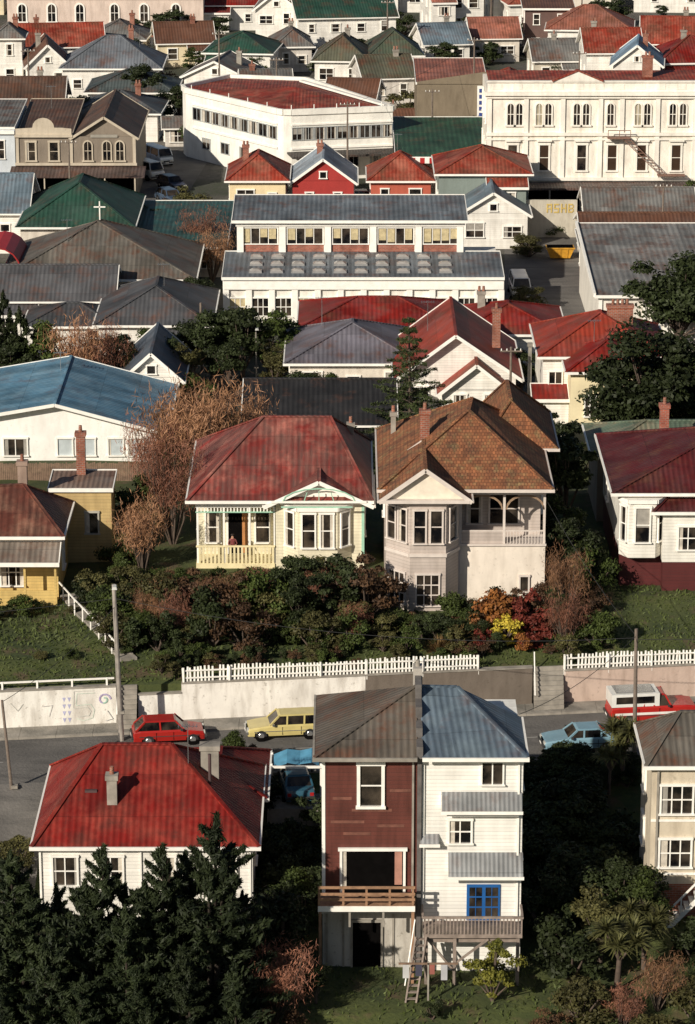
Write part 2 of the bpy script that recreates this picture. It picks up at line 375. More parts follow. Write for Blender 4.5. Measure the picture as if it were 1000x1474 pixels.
Fl=Fr(-15.2,152.7,-90); o.win(Fl,3,-.8,1,1.4); o.win(Fl,7,-.8,1,1.4)
o.chim(-11.7,144.6,2,4.2,.5,.5,CONC,1); o.chim(-6.95,147.4,2.8,4.7,.9,.6,CONC,0)
o.box('roof_vent',plain('vent_iron',(.08,.05,.05)),-13.1,-12.5,145,145.5,2.6,3.15)
o.cyl('roof_vent',plain('vent_iron',(.08,.05,.05)),(-6.9,146,3),(-6.9,146,4.7),.08)
o.finish()

# ------------------------------------------------------------------ duplex
o=Obj('terraced_house',(3.4,141,-3),world=True)
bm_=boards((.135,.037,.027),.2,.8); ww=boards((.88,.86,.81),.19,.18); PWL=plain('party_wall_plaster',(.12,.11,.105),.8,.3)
o.box('walls',bm_,-1.2,3.3,137.7,145.1,.75,7.95); o.box('base_walls',plaster((.5,.47,.42),.9),-1.2,3.3,137.9,145.1,-4.2,.75)
o.box('walls',ww,3.5,8.3,137.7,145.1,-4.2,7.95); o.box('party_wall',PWL,3.3,3.5,137.45,145.3,-4,8.35)
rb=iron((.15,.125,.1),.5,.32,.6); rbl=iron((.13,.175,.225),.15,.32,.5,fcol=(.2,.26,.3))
ez=8.0; xl=-1.55; xr=8.45; y0=137.1; y1=145.6; ap=(3.3,141.6,9.95)
o.poly('roof',rb,[(xl,y0,ez),(3.3,y0,ez),ap]); o.poly('roof',rb,[(xl,y1,ez),(xl,y0,ez),ap]); o.poly('roof',rb,[(3.3,y1,ez),(xl,y1,ez),ap])
D1=(3.5,141.6,9.95); D2=(5.3,141.9,9.8)
o.poly('roof',rbl,[(3.5,y0,ez),(xr,y0,ez),D2,D1]); o.poly('roof',rbl,[(xr,y0,ez),(xr,142.5,ez),D2]); o.poly('roof',rbl,[(xr,142.5,ez),(3.5,y1,ez),D1,D2])
o.beam('ridge_caps',rb,(xl,y0,ez+.04),ap,.2,.08); o.beam('ridge_caps',rbl,D2,(xr,y0,ez+.04),.2,.08); o.beam('ridge_caps',rbl,D1,D2,.2,.08)
o.poly('soffit',WH,[(xl,y0,ez-.03),(xl,y1,ez-.03),(3.3,y1,ez-.03),(3.3,y0,ez-.03)]); o.poly('soffit',WH,[(3.5,y0,ez-.03),(3.5,y1,ez-.03),(xr,142.5,ez-.03),(xr,y0,ez-.03)])
o.box('gutters',CONC,xl-.1,3.28,y0-.12,y0-.01,ez-.16,ez+.02); o.box('gutters',WH,3.52,xr+.1,y0-.12,y0-.01,ez-.16,ez+.02)
o.box('gutters',CONC,xl-.1,xl-.005,y0,y1,ez-.16,ez+.02); o.box('gutters',WH,xr+.005,xr+.1,y0,142.5,ez-.16,ez+.02)
for a,b,z in ((137.2,138.4,8.5),(138.4,139.6,9.0),(139.6,140.8,9.6),(140.8,142.6,10.3),(142.6,145.4,9.4)): o.box('fire_wall',PWL,3.25,3.55,a,b-.003,7.9,z)
o.box('chimney',plaster((.42,.39,.35),.5),3.18,3.62,142.1,142.9,9.2,10.65); o.cyl('chimney_pots',CONC,(3.4,142.5,10.65),(3.4,142.5,10.95),.12,.1)
F=Fr(-1.2,137.7)
o.win(F,2.3,5.35,1.0,2.05,0,1,t=.16,cur=False)
o.fbox('corner_boards',WH,F,-.02,.14,-.1,.035,.75,7.8); o.fbox('downpipes',CONC,F,4.25,4.35,.03,.12,-3,7.8)
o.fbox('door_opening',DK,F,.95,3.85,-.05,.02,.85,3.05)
o.fbox('window_frames',WH,F,.83,.95,-.02,.12,.85,3.05); o.fbox('window_frames',WH,F,3.85,3.97,-.02,.12,.85,3.05); o.fbox('window_frames',WH,F,.75,4.05,-.02,.14,3.05,3.2)
o.fbox('curtains',plain('faded_curtain',(.4,.2,.15),.9,.2),F,3.45,3.8,.021,.06,1.3,3.0); o.fbox('curtains',CUR,F,.96,1.15,.021,.05,1.2,3.0)
PB=plain('bare_board',(.165,.065,.045),.9,.4)
for i,(u,w_,k) in enumerate(((.4,1.6,3),(1.4,1.9,6),(.5,.9,9),(2.6,1.3,2),(3.2,1.0,11),(1.0,1.3,0))): o.fbox('timber_patches',PB,F,u,u+w_,.004,.01,3.84+k*.2,3.98+k*.2)
TD=plain('deck_timber',(.3,.17,.1),.85,.3,3)
o.fbox('deck',TD,F,-.2,4.4,.0,1.5,.68,.84)
for u in (-.15,1,2.1,3.2,4.3): o.fbox('deck_rail',TD,F,u-.05,u+.05,1.38,1.48,.841,1.8)
for z in (1.1,1.38,1.72): o.fbox('deck_rail',TD,F,-.2,4.4,1.481,1.53,z,z+.13)
o.fbox('deck_joist',WH,F,-.2,4.4,1.481,1.53,.55,.83)
for u in (-.1,4.3): o.fbox('deck_posts',TD,F,u-.07,u+.07,1.3,1.44,-3.6,.67)
for u in (1.3,2.9): o.fbox('deck_posts',CONC,F,u-.05,u+.05,1.3,1.4,-.3,.67)
o.fbox('lower_deck_edge',plaster((.5,.47,.42),.6),F,-.2,4.3,-.19,.3,-.1,.1)
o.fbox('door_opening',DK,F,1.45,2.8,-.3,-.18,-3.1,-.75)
for a,b in ((1.35,1.45),(2.8,2.9)): o.fbox('window_frames',CONC,F,a,b,-.22,-.1,-3.1,-.75)
o.fbox('window_frames',CONC,F,1.35,2.9,-.22,-.09,-.75,-.62)
for u in (0.2,1.0,3.4): o.fbox('downpipes',CONC,F,u-.05,u+.05,-.21,-.15,-3.8,-.1)
F=Fr(3.5,137.7)
o.win(F,3.35,6.45,.95,1.1,1,0,t=.08); o.win(F,1.85,3.45,1.0,1.15,1,1,t=.1,cur=True)
lead=iron((.33,.34,.35),.25,.22,.5)
def awn(u0,u1,zt,zb,out):
    o.poly('awning',lead,[F.p(u0,out,zb),F.p(u1,out,zb),F.p(u1,.01,zt),F.p(u0,.01,zt)]); o.poly('awning',lead,[F.p(u0,out,zb-.05),F.p(u0,.01,zb-.05),F.p(u1,.01,zb-.05),F.p(u1,out,zb-.05)])
    o.poly('awning',WH,[F.p(u1,out,zb-.05),F.p(u1,.01,zb-.05),F.p(u1,.01,zt)]); o.poly('awning',WH,[F.p(u0,out,zb-.05),F.p(u0,.01,zt),F.p(u0,.01,zb-.05)])
    o.fbox('awning',WH,F,u0-.04,u1+.04,out,out+.06,zb-.12,zb+.03)
awn(.95,4.75,6.05,5.3,.7); awn(1.3,4.85,2.95,1.95,.7); o.fbox('upper_bay',ww,F,1.2,4.6,.0,.5,5.0,5.2)
awn(-.05,.85,3.9,3.5,.4)
BLP=plain('blue_paint',(.015,.1,.32),.4)
o.fbox('french_doors',BLP,F,2.2,3.8,.0,.07,-.55,1.3)
for i in range(2):
    for j in range(3):
        o.fbox('windows',GL,F,2.33+i*.77,2.93+i*.77,.071,.08,-.35+j*.53,.1+j*.53)
        o.fbox('french_doors',BLP,F,2.615+i*.77,2.645+i*.77,.081,.1,-.35+j*.53,.1+j*.53)
GT=plain('grey_timber',(.25,.2,.17),.85,.3,3)
o.fbox('balcony_floor',GT,F,.1,4.8,.0,1.6,-.78,-.6)
for i in range(28): u=.15+i*.17; o.fbox('balcony_rail',GT,F,u,u+.06,1.5,1.55,-.599,.2)
o.fbox('balcony_rail',GT,F,.08,4.85,1.47,1.58,.2,.3)
o.fbox('balcony_rail',GT,F,.02,.12,.1,1.5,.2,.3); o.fbox('balcony_rail',GT,F,4.75,4.85,.1,1.5,.2,.3)
for u in (.25,1.6,4.6): o.fbox('balcony_posts',GT,F,u-.08,u+.08,1.35,1.5,-4,-.79)
o.fbox('balcony_posts',GT,F,.2,4.7,1.33,1.36,-1.1,-.9)
o.beam('balcony_posts',GT,F.p(1.6,1.42,-2.6),F.p(.3,1.42,-.9),.1,.1); o.beam('balcony_posts',GT,F.p(1.6,1.42,-2.2),F.p(3.2,1.42,-.9),.1,.1)
for u in (.1,4.6): o.fbox('downpipes',WH,F,u-.05,u+.05,.02,.1,-3.5,7.8)
for a in (-.15,.35): o.beam('outside_stairs',GT,F.p(a-.1,1.65,-.7),F.p(a-.6,3.4,-3.3),.08,.18)
for i in range(10):
    f=i/10; o.fbox('outside_stairs',GT,F,-.25-.5*f,.25-.5*f,1.6+1.75*f,1.8+1.75*f,-.8-2.6*f,-.76-2.6*f)
o.beam('outside_stairs',WH,F.p(-.3,1.65,.2),F.p(-.8,3.4,-2.4),.05,.05)
Fs=Fr(8.3,137.7,90)
for u,z in ((2,5.6),(5,5.6),(2,2),(5,2)): o.win(Fs,u,z,.9,1.3)
o.finish()

# ------------------------------------------------------------------ beige house right
o=Obj('stucco_house',(20,147,-3),world=True); wm=plaster((.62,.54,.42),.6)
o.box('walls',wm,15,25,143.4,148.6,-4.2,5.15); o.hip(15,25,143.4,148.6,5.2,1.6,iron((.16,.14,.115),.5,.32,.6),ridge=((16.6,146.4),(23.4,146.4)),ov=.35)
F=Fr(15,143.4)
for z in (2.6,-.25):
    o.win(F,1.25,z,1.5,1.45,2,1,cur=True); o.win(F,4.7,z,1.5,1.45,2,1,cur=True); o.fbox('string_course',WH,F,0,10,.0,.05,z-.45,z-.33)
Fl=Fr(15,148.6,-90); o.win(Fl,2,2.6,1,1.4); o.win(Fl,2,-.2,1,1.4)
for i in range(12): o.fbox('outside_stairs',WH,F,.75+i*.24,1.0+i*.24,.2,1.2,-3.2+i*.27,-3.1+i*.27)
o.beam('outside_stairs',WH,F.p(.7,1.22,-3.3),F.p(3.7,1.22,.05),.06,.22); o.beam('outside_stairs',WH,F.p(.7,1.24,-2.3),F.p(3.7,1.24,1.05),.06,.09)
for i in range(5): o.beam('outside_stairs',WH,F.p(.8+i*.7,1.24,-3.1+i*.78),F.p(.8+i*.7,1.24,-2.2+i*.78),.07,.07)
o.fbox('downpipes',CONC,F,.25,.35,.02,.12,-3.5,5)
o.fbox('garage_brick',BR,F,-.02,2.6,-.02,.03,-3.2,-1.2)
o.finish()

# ------------------------------------------------------------------ street walls
o=Obj('retaining_wall',T(-20,164.2,0),world=True)
def wallseg(o,x0,x1,z0,z1,mat,part='wall',cap=True,t0=164.05,t1=164.34):
    o.hexa(part,mat,[T(x0,t0,z0),T(x1,t0,z0),T(x1,t1,z0),T(x0,t1,z0),T(x0,t0,z1),T(x1,t0,z1),T(x1,t1,z1),T(x0,t1,z1)])
    if cap: o.hexa('coping',CONC,[T(x0,t0-.05,z1),T(x1,t0-.05,z1),T(x1,t1+.05,z1),T(x0,t1+.05,z1),T(x0,t0-.05,z1+.08),T(x1,t0-.05,z1+.08),T(x1,t1+.05,z1+.08),T(x0,t1+.05,z1+.08)])
PW=plaster((.86,.83,.77),.75)
wallseg(o,-60,-12.8,-.1,2.25,PW)
mt=[164.046]
def mur(c,pts):
    mt[0]-=.0012; o.poly('mural',plain('mural_paint',c,.7,.2,5),[T(x,mt[0],z) for x,z in pts])
def strokes(c,w,pts):
    for (a,b),(a2,b2) in zip(pts,pts[1:]):
        L=math.hypot(a2-a,b2-b); nx,nz=-(b2-b)/L*w/2,(a2-a)/L*w/2
        mur(c,[(a-nx,b-nz),(a2-nx,b2-nz),(a2+nx,b2+nz),(a+nx,b+nz)])
for i in range(4):
    for j in range(2):
        x=-15.75+j*.28; z=1.75-i*.4; mur((.42,.42,.6),[(x,z),(x+.2,z),(x+.1,z-.27)])
GR=(.58,.64,.56)
strokes(GR,.05,[(-13.95,1.95),(-14.95,1.95),(-15.0,1.25),(-14.2,1.3),(-14.0,.95),(-14.1,.5),(-14.6,.35),(-15.0,.5)])
strokes((.6,.6,.55),.04,[(-14.0,2.1),(-15.1,2.1),(-15.15,1.1),(-14.4,1.15),(-14.2,.9),(-14.3,.65),(-14.9,.6)])
pts=[(-13.45+(.36-.02*k)*math.cos(k*.62),1.55+(.36-.02*k)*math.sin(k*.62)) for k in range(14)]
strokes((.4,.34,.52),.09,pts[:8]); strokes((.32,.5,.42),.08,pts[7:])
strokes((.66,.65,.6),.035,[(-18.6,1.6),(-18.2,1.1),(-17.9,1.5)]); strokes((.62,.6,.58),.035,[(-16.8,1.3),(-16.3,1.35),(-16.5,.7)]); strokes((.5,.5,.5),.04,[(-13.3,.9),(-13.0,.4),(-13.4,.3)])
o.finish()
o=Obj('retaining_wall',T(-4,164.2,0),world=True)
wallseg(o,-11.6,-9.2,-.1,1.7,PW); wallseg(o,-9.2,1.0,-.1,2.25,plaster((.84,.8,.74),.8)); o.finish()
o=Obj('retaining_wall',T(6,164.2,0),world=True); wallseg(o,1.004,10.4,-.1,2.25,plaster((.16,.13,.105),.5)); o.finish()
o=Obj('retaining_wall',T(20,164.2,0),world=True); wallseg(o,12.2,60,-.1,2.0,plaster((.56,.43,.36),.6)); o.finish()
for (xa,xb) in ((-12.8,-11.6),(10.4,12.2)):
    o=Obj('garden_steps',T((xa+xb)/2,163.8,0),world=True)
    for i in range(9):
        t=163.0+i*.15; z1=.13+(i+1)*.235
        o.hexa('steps',CONC,[T(xa+.05,t,.1),T(xb-.05,t,.1),T(xb-.05,164.34,.1),T(xa+.05,164.34,.1),T(xa+.05,t,z1),T(xb-.05,t,z1),T(xb-.05,164.34,z1),T(xa+.05,164.34,z1)])
    o.beam('handrail',WH,T(xa+.1,163,1),T(xa+.1,164.4,3.1),.06,.06); o.finish()
for a,b,z in ((-9.1,1.0,2.33),(1.05,7.3,2.33),(12.2,32,2.08)):
    o=Obj('picket_fence',T((a+b)/2,164.2,z),world=True); o.picket(T(a,164.2,z),T(b,164.2,z),.85); o.finish()
o=Obj('post_and_rail_fence',T(-18,164.25,2.3),world=True)
for i in range(14): x=-38+i*1.9; o.beam('posts',WH,T(x,164.2,2.3),T(x,164.2,2.75),.1,.1)
o.beam('rails',WH,T(-38,164.2,2.72),T(-12.9,164.2,2.72),.06,.1); o.finish()
o=Obj('garden_path',T(-14,170,2.6),world=True)
pa=[(-12.3,165.9),(-13.6,168.6),(-15.3,172.5),(-16.6,176)]
for (xa,ya),(xb,yb) in zip(pa,pa[1:]):
    n=5
    for i in range(n):
        x0=xa+(xb-xa)*i/n; y0_=ya+(yb-ya)*i/n; x1=xa+(xb-xa)*(i+1)/n; y1_=ya+(yb-ya)*(i+1)/n; z=gz(x1,y1_)+.12
        o.hexa('treads',CONC,[(x0-.45,y0_-.2,z-.5),(x0+.45,y0_+.1,z-.5),(x1+.45,y1_+.1,z-.5),(x1-.45,y1_-.2,z-.5),(x0-.45,y0_-.2,z),(x0+.45,y0_+.1,z),(x1+.45,y1_+.1,z),(x1-.45,y1_-.2,z)])
    za,zb=gz(xa,ya),gz(xb,yb)
    o.beam('handrail',WH,(xa-.6,ya,za+.95),(xb-.6,yb,zb+.95),.06,.08)
    for f in (0,.33,.66): o.beam('handrail',WH,(xa-.6+(xb-xa)*f,ya+(yb-ya)*f,za-.1),(xa-.6+(xb-xa)*f,ya+(yb-ya)*f,za+(zb-za)*f+.95),.07,.07)
o.finish()

# ------------------------------------------------------------------ red villa
o=Obj('villa',(-4,187,3),world=True); wm=boards((.8,.74,.56),.2,.3); MINT=plain('mint_paint',(.32,.55,.42),.5)
o.box('walls',wm,-9.2,1.0,182.8,193.5,2.3,7.35); o.box('walls',wm,-4.4,1.0,181.0,182.79,2.3,7.35)
rm=iron((.3,.035,.028),.9,.36,.95,(.13,.065,.055),(.42,.17,.13))
o.hip(-9.2,1.0,181,193.5,7.5,3.45,rm,ridge=((-5.2,187.2),(-1.1,187.2)),ov=.5)
o.gable(-4.6,1.15,180.85,186.5,7.42,1.35,'y',rm,None,ov=.45,eo=.5)
o.poly('gable_walls',plain('white_paint2',(.82,.8,.73)),[(-4.6,180.84,7.35),(1.15,180.84,7.35),(-1.72,180.84,8.7)])
F=Fr(-9.2,181.0)
for i in range(8):
    a0=math.pi*i/8; a1=math.pi*(i+1)/8
    o.beam('gable_fretwork',MINT,(-1.72+2.2*math.cos(a0),180.3,7.5+.85*math.sin(a0)),(-1.72+2.2*math.cos(a1),180.3,7.5+.85*math.sin(a1)),.05,.07)
for x in (-.9,0,.9): o.beam('gable_fretwork',MINT,(-1.72+x,180.3,7.55),(-1.72+x*.8,180.3,8.2-abs(x)*.1),.05,.05)
o.beam('gable_fretwork',WH,(-4.6,180.31,7.5),(1.15,180.31,7.5),.08,.12)
def bay(o,x0,x1,xa,xb,y,yo,z0,z1,wm,zw,hw,fr,cap=None,frontonly=()):
    pts=[(x0,y),(xa,yo),(xb,yo),(x1,y)]
    for (p,q) in zip(pts,pts[1:]):
        o.poly('bay_walls',wm,[(p[0],p[1],z0),(q[0],q[1],z0),(q[0],q[1],z1),(p[0],p[1],z1)])
    o.poly('bay_top',cap or WH,[(p[0],p[1],z1) for p in pts])
    for (p,q) in zip(pts,pts[1:]):
        L=math.hypot(q[0]-p[0],q[1]-p[1]); a=math.degrees(math.atan2(q[1]-p[1],q[0]-p[0])); Fq=Fr(p[0],p[1],a)
        for k,(zz,hh) in enumerate(zip(zw,hw)):
            if L>1.7:
                if k in frontonly: o.win(Fq,L*.5,zz,L*.6,hh,2,2,fr=fr,cur=False)
                else: o.win(Fq,L*.27,zz,L*.3,hh,0,1,fr=fr,cur=False); o.win(Fq,L*.73,zz,L*.3,hh,0,1,fr=fr)
            elif k not in frontonly: o.win(Fq,L/2,zz,L*.5,hh,0,1,fr=fr)
        o.fbox('bay_trim',fr,Fq,-.02,L+.02,.0,.14,z1-.22,z1+.02)
bay(o,-3.9,.25,-3.0,-.6,180.98,180.1,2.6,7.2,wm,[4.7],[2.1],WH)
o.fbox('bay_trim',MINT,F,5.2,9.5,.9,1.0,7.22,7.3)
o.fbox('corner_boards',MINT,F,10.05,10.22,-.2,.03,4,7.3)
VC=plain('verandah_cream',(.76,.66,.4),.6)
o.box('verandah_floor',VC,-9.2,-4.42,180.9,182.79,3.1,3.42); o.box('verandah_base',plaster((.62,.48,.2),.4),-9.1,-4.45,181.05,181.2,2.2,3.1)
for u in (.05,1.65,3.2,4.72): o.fbox('verandah_posts',WH,F,u,u+.12,-.12,0.0,3.42,7.3)
o.fbox('verandah_beam',WH,F,0,4.8,-.13,.02,6.95,7.3); o.fbox('verandah_beam',MINT,F,0,4.8,-.14,.03,6.62,6.68)
for i in range(24): u=.1+i*.2; o.fbox('verandah_fretwork',WH,F,u,u+.07,-.1,-.05,6.68,6.95)
for i in range(20): u=.15+i*.235; o.fbox('verandah_rail',VC,F,u,u+.12,.02,.07,3.42,4.45)
o.fbox('verandah_rail',VC,F,0,4.8,.0,.1,4.45,4.55)
Fv=Fr(-9.2,182.8)
o.fbox('door',DK,Fv,1.9,3.1,-.02,.02,3.45,6.2)
for a,b in ((1.78,1.9),(3.1,3.22)): o.fbox('window_frames',WH,Fv,a,b,-.02,.08,3.42,6.2)
o.fbox('window_frames',WH,Fv,1.78,3.22,-.02,.09,6.2,6.35); o.fbox('door',plain('red_door',(.45,.2,.07)),Fv,2.75,3.1,.021,.05,3.5,6.1)
o.win(Fv,.95,4.2,.8,1.9,0,1,fr=WH); o.win(Fv,4.0,4.2,.8,1.9,0,1,fr=WH)
Fl=Fr(-9.2,193.5,-90); o.win(Fl,4,4.4,1,1.8); o.win(Fl,8,4.4,1,1.8)
Fs=Fr(1,181,90); o.win(Fs,3,4.4,1,1.8); o.win(Fs,8,4.4,1,1.8)
o.chim(.2,190,8,9.8,.4,.4,CONC,1)
o.finish()

# ------------------------------------------------------------------ tile-roofed villa
o=Obj('two_storey_villa',(7,180,3),world=True); gp=boards((.55,.475,.43),.2,.35); TR=plain('pale_grey_trim',(.64,.57,.52),.55,.1)
o.box('walls',gp,2.24,6.5,174.5,187,2.2,10.05); o.box('walls',gp,6.5,11.4,176.7,187,2.2,10.05)
o.box('base_walls',plaster((.78,.7,.61),.4),6.5,11.6,174.8,176.69,2.2,6.5)
tm=tiles()
o.hip(2.24,11.5,174.6,187,10.1,3.3,tm,ridge=((7.2,179.6),(7.5,182.5)),ov=.45,trim=TR)
o.hip(8.3,12.5,183,191,10.15,2.9,tm,ov=.3,trim=TR,ridge=((9.9,183.4),(9.9,188)))
o.box('walls',gp,8.7,12.3,187,190.8,2.2,10.1)
o.gable(2.0,7.0,173.0,178.5,9.98,1.8,'y',tm,None,ov=.2,eo=.35,trim=TR)
o.poly('gable_walls',plain('pediment_cream',(.74,.66,.55)),[(2.0,172.98,9.9),(7.0,172.98,9.9),(4.5,172.98,11.65)])
o.box('gable_trim',TR,1.95,7.05,172.6,173.0,9.72,9.92)
bay(o,2.24,6.5,3.62,5.72,174.5,173.1,2.2,9.75,gp,[7.2,3.4],[1.95,1.85],TR,frontonly=(1,))
F=Fr(3.62,173.1); o.fbox('string_course',TR,F,-.05,2.15,.0,.1,6.35,6.55)
Fq=Fr(2.24,174.5,math.degrees(math.atan2(-1.4,1.38))); o.fbox('string_course',TR,Fq,0,1.96,.0,.1,6.352,6.552)
Fq=Fr(5.72,173.1,math.degrees(math.atan2(1.4,.78))); o.fbox('string_course',TR,Fq,0,1.6,.0,.1,6.352,6.552)
F=Fr(6.5,174.8); o.fbox('verandah_floor',TR,F,0,5.15,.0,.12,6.5,6.62); o.box('verandah_floor',TR,6.5,11.65,174.8,176.69,6.501,6.6)
for u in (.05,2.6,4.95): o.fbox('verandah_posts',TR,F,u,u+.14,-.16,-.02,6.6,10)
o.fbox('verandah_beam',TR,F,0,5.1,-.17,-.01,9.6,10.02)
for (c,r) in ((1.4,1.15),(3.9,1.1)):
    for i in range(10):
        a0=math.pi*i/10; a1=math.pi*(i+1)/10
        o.beam('verandah_arches',plain('arch_brown',(.3,.2,.13)),F.p(c+r*math.cos(a0),-.08,8.7+.85*math.sin(a0)),F.p(c+r*math.cos(a1),-.08,8.7+.85*math.sin(a1)),.08,.12)
for u0,u1 in ((.2,2.6),(2.75,4.95)):
    o.fbox('verandah_rail',TR,F,u0,u1,-.1,-.04,7.35,7.43)
    if u0>1:
        for i in range(12): o.fbox('verandah_rail',TR,F,u0+.1+i*.18,u0+.14+i*.18,-.09,-.05,6.6,7.35)
    else: o.fbox('verandah_rail',gp,F,u0,u1,-.09,-.05,6.6,7.35)
Fv=Fr(6.5,176.7); o.win(Fv,2.3,7.3,.75,1.8,0,1,fr=TR,cur=False); o.win(Fv,3.2,7.3,.75,1.8,0,1,fr=TR,cur=False); o.win(Fv,1.0,7.3,.75,1.8,0,1,fr=TR)
o.win(F,3.9,3.7,.45,.9,0,0,fr=TR); o.fbox('downpipes',TR,F,.0,.1,.0,.1,3,9.6)
Fs=Fr(11.6,176.7,90); o.win(Fs,3,7.2,1,1.8); o.win(Fs,7,7.2,1,1.8)
Fl=Fr(2.24,187,-90); o.win(Fl,3,7.2,1,1.8); o.win(Fl,8,7.2,1,1.8)
o.chim(4.6,179.5,11,13.5,.55,.55,BR,1); o.chim(2.8,184.5,10.5,12.0,.3,.3,CONC,1)
for i in range(2):
    zc=12.0+i*.3; o.hexa('skylights',plain('pale_skylight',(.45,.52,.6),.2),[(5.3+i*.9,178.2+i*.9,zc),(5.8+i*.9,178.2+i*.9,zc+.35),(5.8+i*.9,179+i*.9,zc+.35),(5.3+i*.9,179+i*.9,zc),(5.3+i*.9,178.2+i*.9,zc+.12),(5.8+i*.9,178.2+i*.9,zc+.47),(5.8+i*.9,179+i*.9,zc+.47),(5.3+i*.9,179+i*.9,zc+.12)])
o.finish()

# ------------------------------------------------------------------ maroon villa right
o=Obj('villa',(21,183,3),world=True); ww=boards((.86,.83,.76),.2,.25); mb=boards((.1,.018,.018),.2,.3)
o.box('walls',ww,16.2,27,177.9,190,5.2,8.85); o.box('base_walls',mb,16.25,27,178.0,189.9,2.2,5.2)
mr=iron(MAR,.3,.32,.5)
o.hip(16.2,31,177.9,190,8.9,2.4,mr,ridge=((23.6,184),(25.5,184)),ov=.5); o.box('walls',ww,27,31,177.95,190,2.2,8.84)
o.hip(18.4,31,176.9,181,8.0,1.0,mr,ridge=((20,179.2),(29,179.2)),ov=.35); o.box('walls',ww,18.7,30.9,176.9,177.9,4.8,7.9); o.box('base_walls',mb,18.75,30.8,176.95,178,2.2,4.8)
bay(o,16.2,18.8,16.7,18.3,177.9,177.1,5.0,8.6,ww,[6.0],[2.1],WH)
F=Fr(18.7,176.9); o.win(F,1.5,5.6,1.1,1.4,1,1,cur=True); o.win(F,4,5.6,1.1,1.4,1,1)
Fl=Fr(16.2,190,-90); o.win(Fl,4,6,1,1.8)
gr2=iron((.13,.19,.13),.7,.32,.6,(.25,.2,.14)); o.hip(15.8,29,191,198,7.4,1.3,gr2,ov=.3); o.box('walls',plaster((.3,.25,.2),.5),15.9,29,191,198,2,7.35)
o.chim(20.0,190.5,8.2,10.9,.55,.55,brick((.4,.1,.06)),1)
o.finish()

# ------------------------------------------------------------------ yellow villa left
o=Obj('weatherboard_cottage',(-20,180,3),world=True); yw=boards((.7,.5,.18),.2,.45)
o.box('walls',yw,-27,-17.1,175.6,182,2.2,6.75); rr=iron((.2,.06,.04),1.0,.4,.8,(.08,.033,.025),(.32,.19,.13))
o.hip(-27,-17.1,175.6,182,6.9,1.9,rr,ridge=((-24,179),(-19.4,179.6)),ov=.4)
o.mono(-27,-16.9,173.9,175.59,5.7,6.5,iron((.3,.25,.21),.6,.32,.6),part='verandah_roof')
o.box('walls',boards((.55,.4,.18),.2,.4),-18.0,-14.4,182.41,185.5,2.2,7.7); o.mono(-18.2,-14.3,182.3,185.6,7.75,7.95,iron((.28,.2,.16),.6,.3,.5),part='rear_roof')
F=Fr(-27,174.2)
for u in (.5,2.4,4.4,6.2,8.0,9.8): o.fbox('verandah_posts',yw,F,u,u+.13,-.12,0,2.8,5.7)
o.fbox('verandah_rail',yw,F,.5,9.9,-.08,-.02,3.0,3.9); o.box('verandah_floor',yw,-27,-17.1,174.2,175.59,2.4,3.0)
Fv=Fr(-27,175.6)
for u in (3.6,7.2): o.win(Fv,u,3.8,1.3,1.6,2,1)
o.win(Fr(-17.1,175.6,90),3,4,1,1.6); F2=Fr(-18.0,182.4); o.win(F2,2.4,4.9,.7,1.3,0,0,fr=plain('grey_trim',(.4,.38,.33)))
o.chim(-19.6,181.0,7.5,9.9,.55,.5,plaster((.35,.25,.2),.6),1); o.chim(-16.4,185,7.5,10.6,.55,.5,brick(),1)
o.finish()

# ------------------------------------------------------------------ blue roof house
o=Obj('bungalow',(-22,219,1),world=True); ww=plaster((.88,.86,.82),.25)
o.box('walls',ww,-32,-13.5,213,225,-.2,3.0); o.gable(-32,-13.5,213,225.5,3.05,1.95,'y',iron((.12,.26,.38),.15,.4,.7,fcol=(.22,.35,.44)),ww,ov=.8,eo=.7,m=-20.6)
F=Fr(-32,213)
for u in (1.5,4,8.5,12,13.6,15.6,17): o.win(F,u,1.1,1.0 if u>11 else 1.6,1.2,0 if u>11 else 1,0,pane=plain('pale_blind',(.45,.5,.52)) if u>11 else None)
o.fbox('trim',plain('red_trim',(.35,.1,.05)),F,7,17.9,.0,.06,.5,.6); o.finish()
o=Obj('board_fence',(-21,208,1),world=True)
for i in range(150):
    x=-33+i*.13
    if x>-13.4: break
    y=207.5; z=gz(x,y)-.2; o.box('palings',WOOD,x,x+.11,y,y+.03,z,z+1.45+R.uniform(-.06,.06))
o.beam('rails',WOOD,(-33,207.56,1.7),(-13.6,207.56,1.7),.05,.1); o.finish()

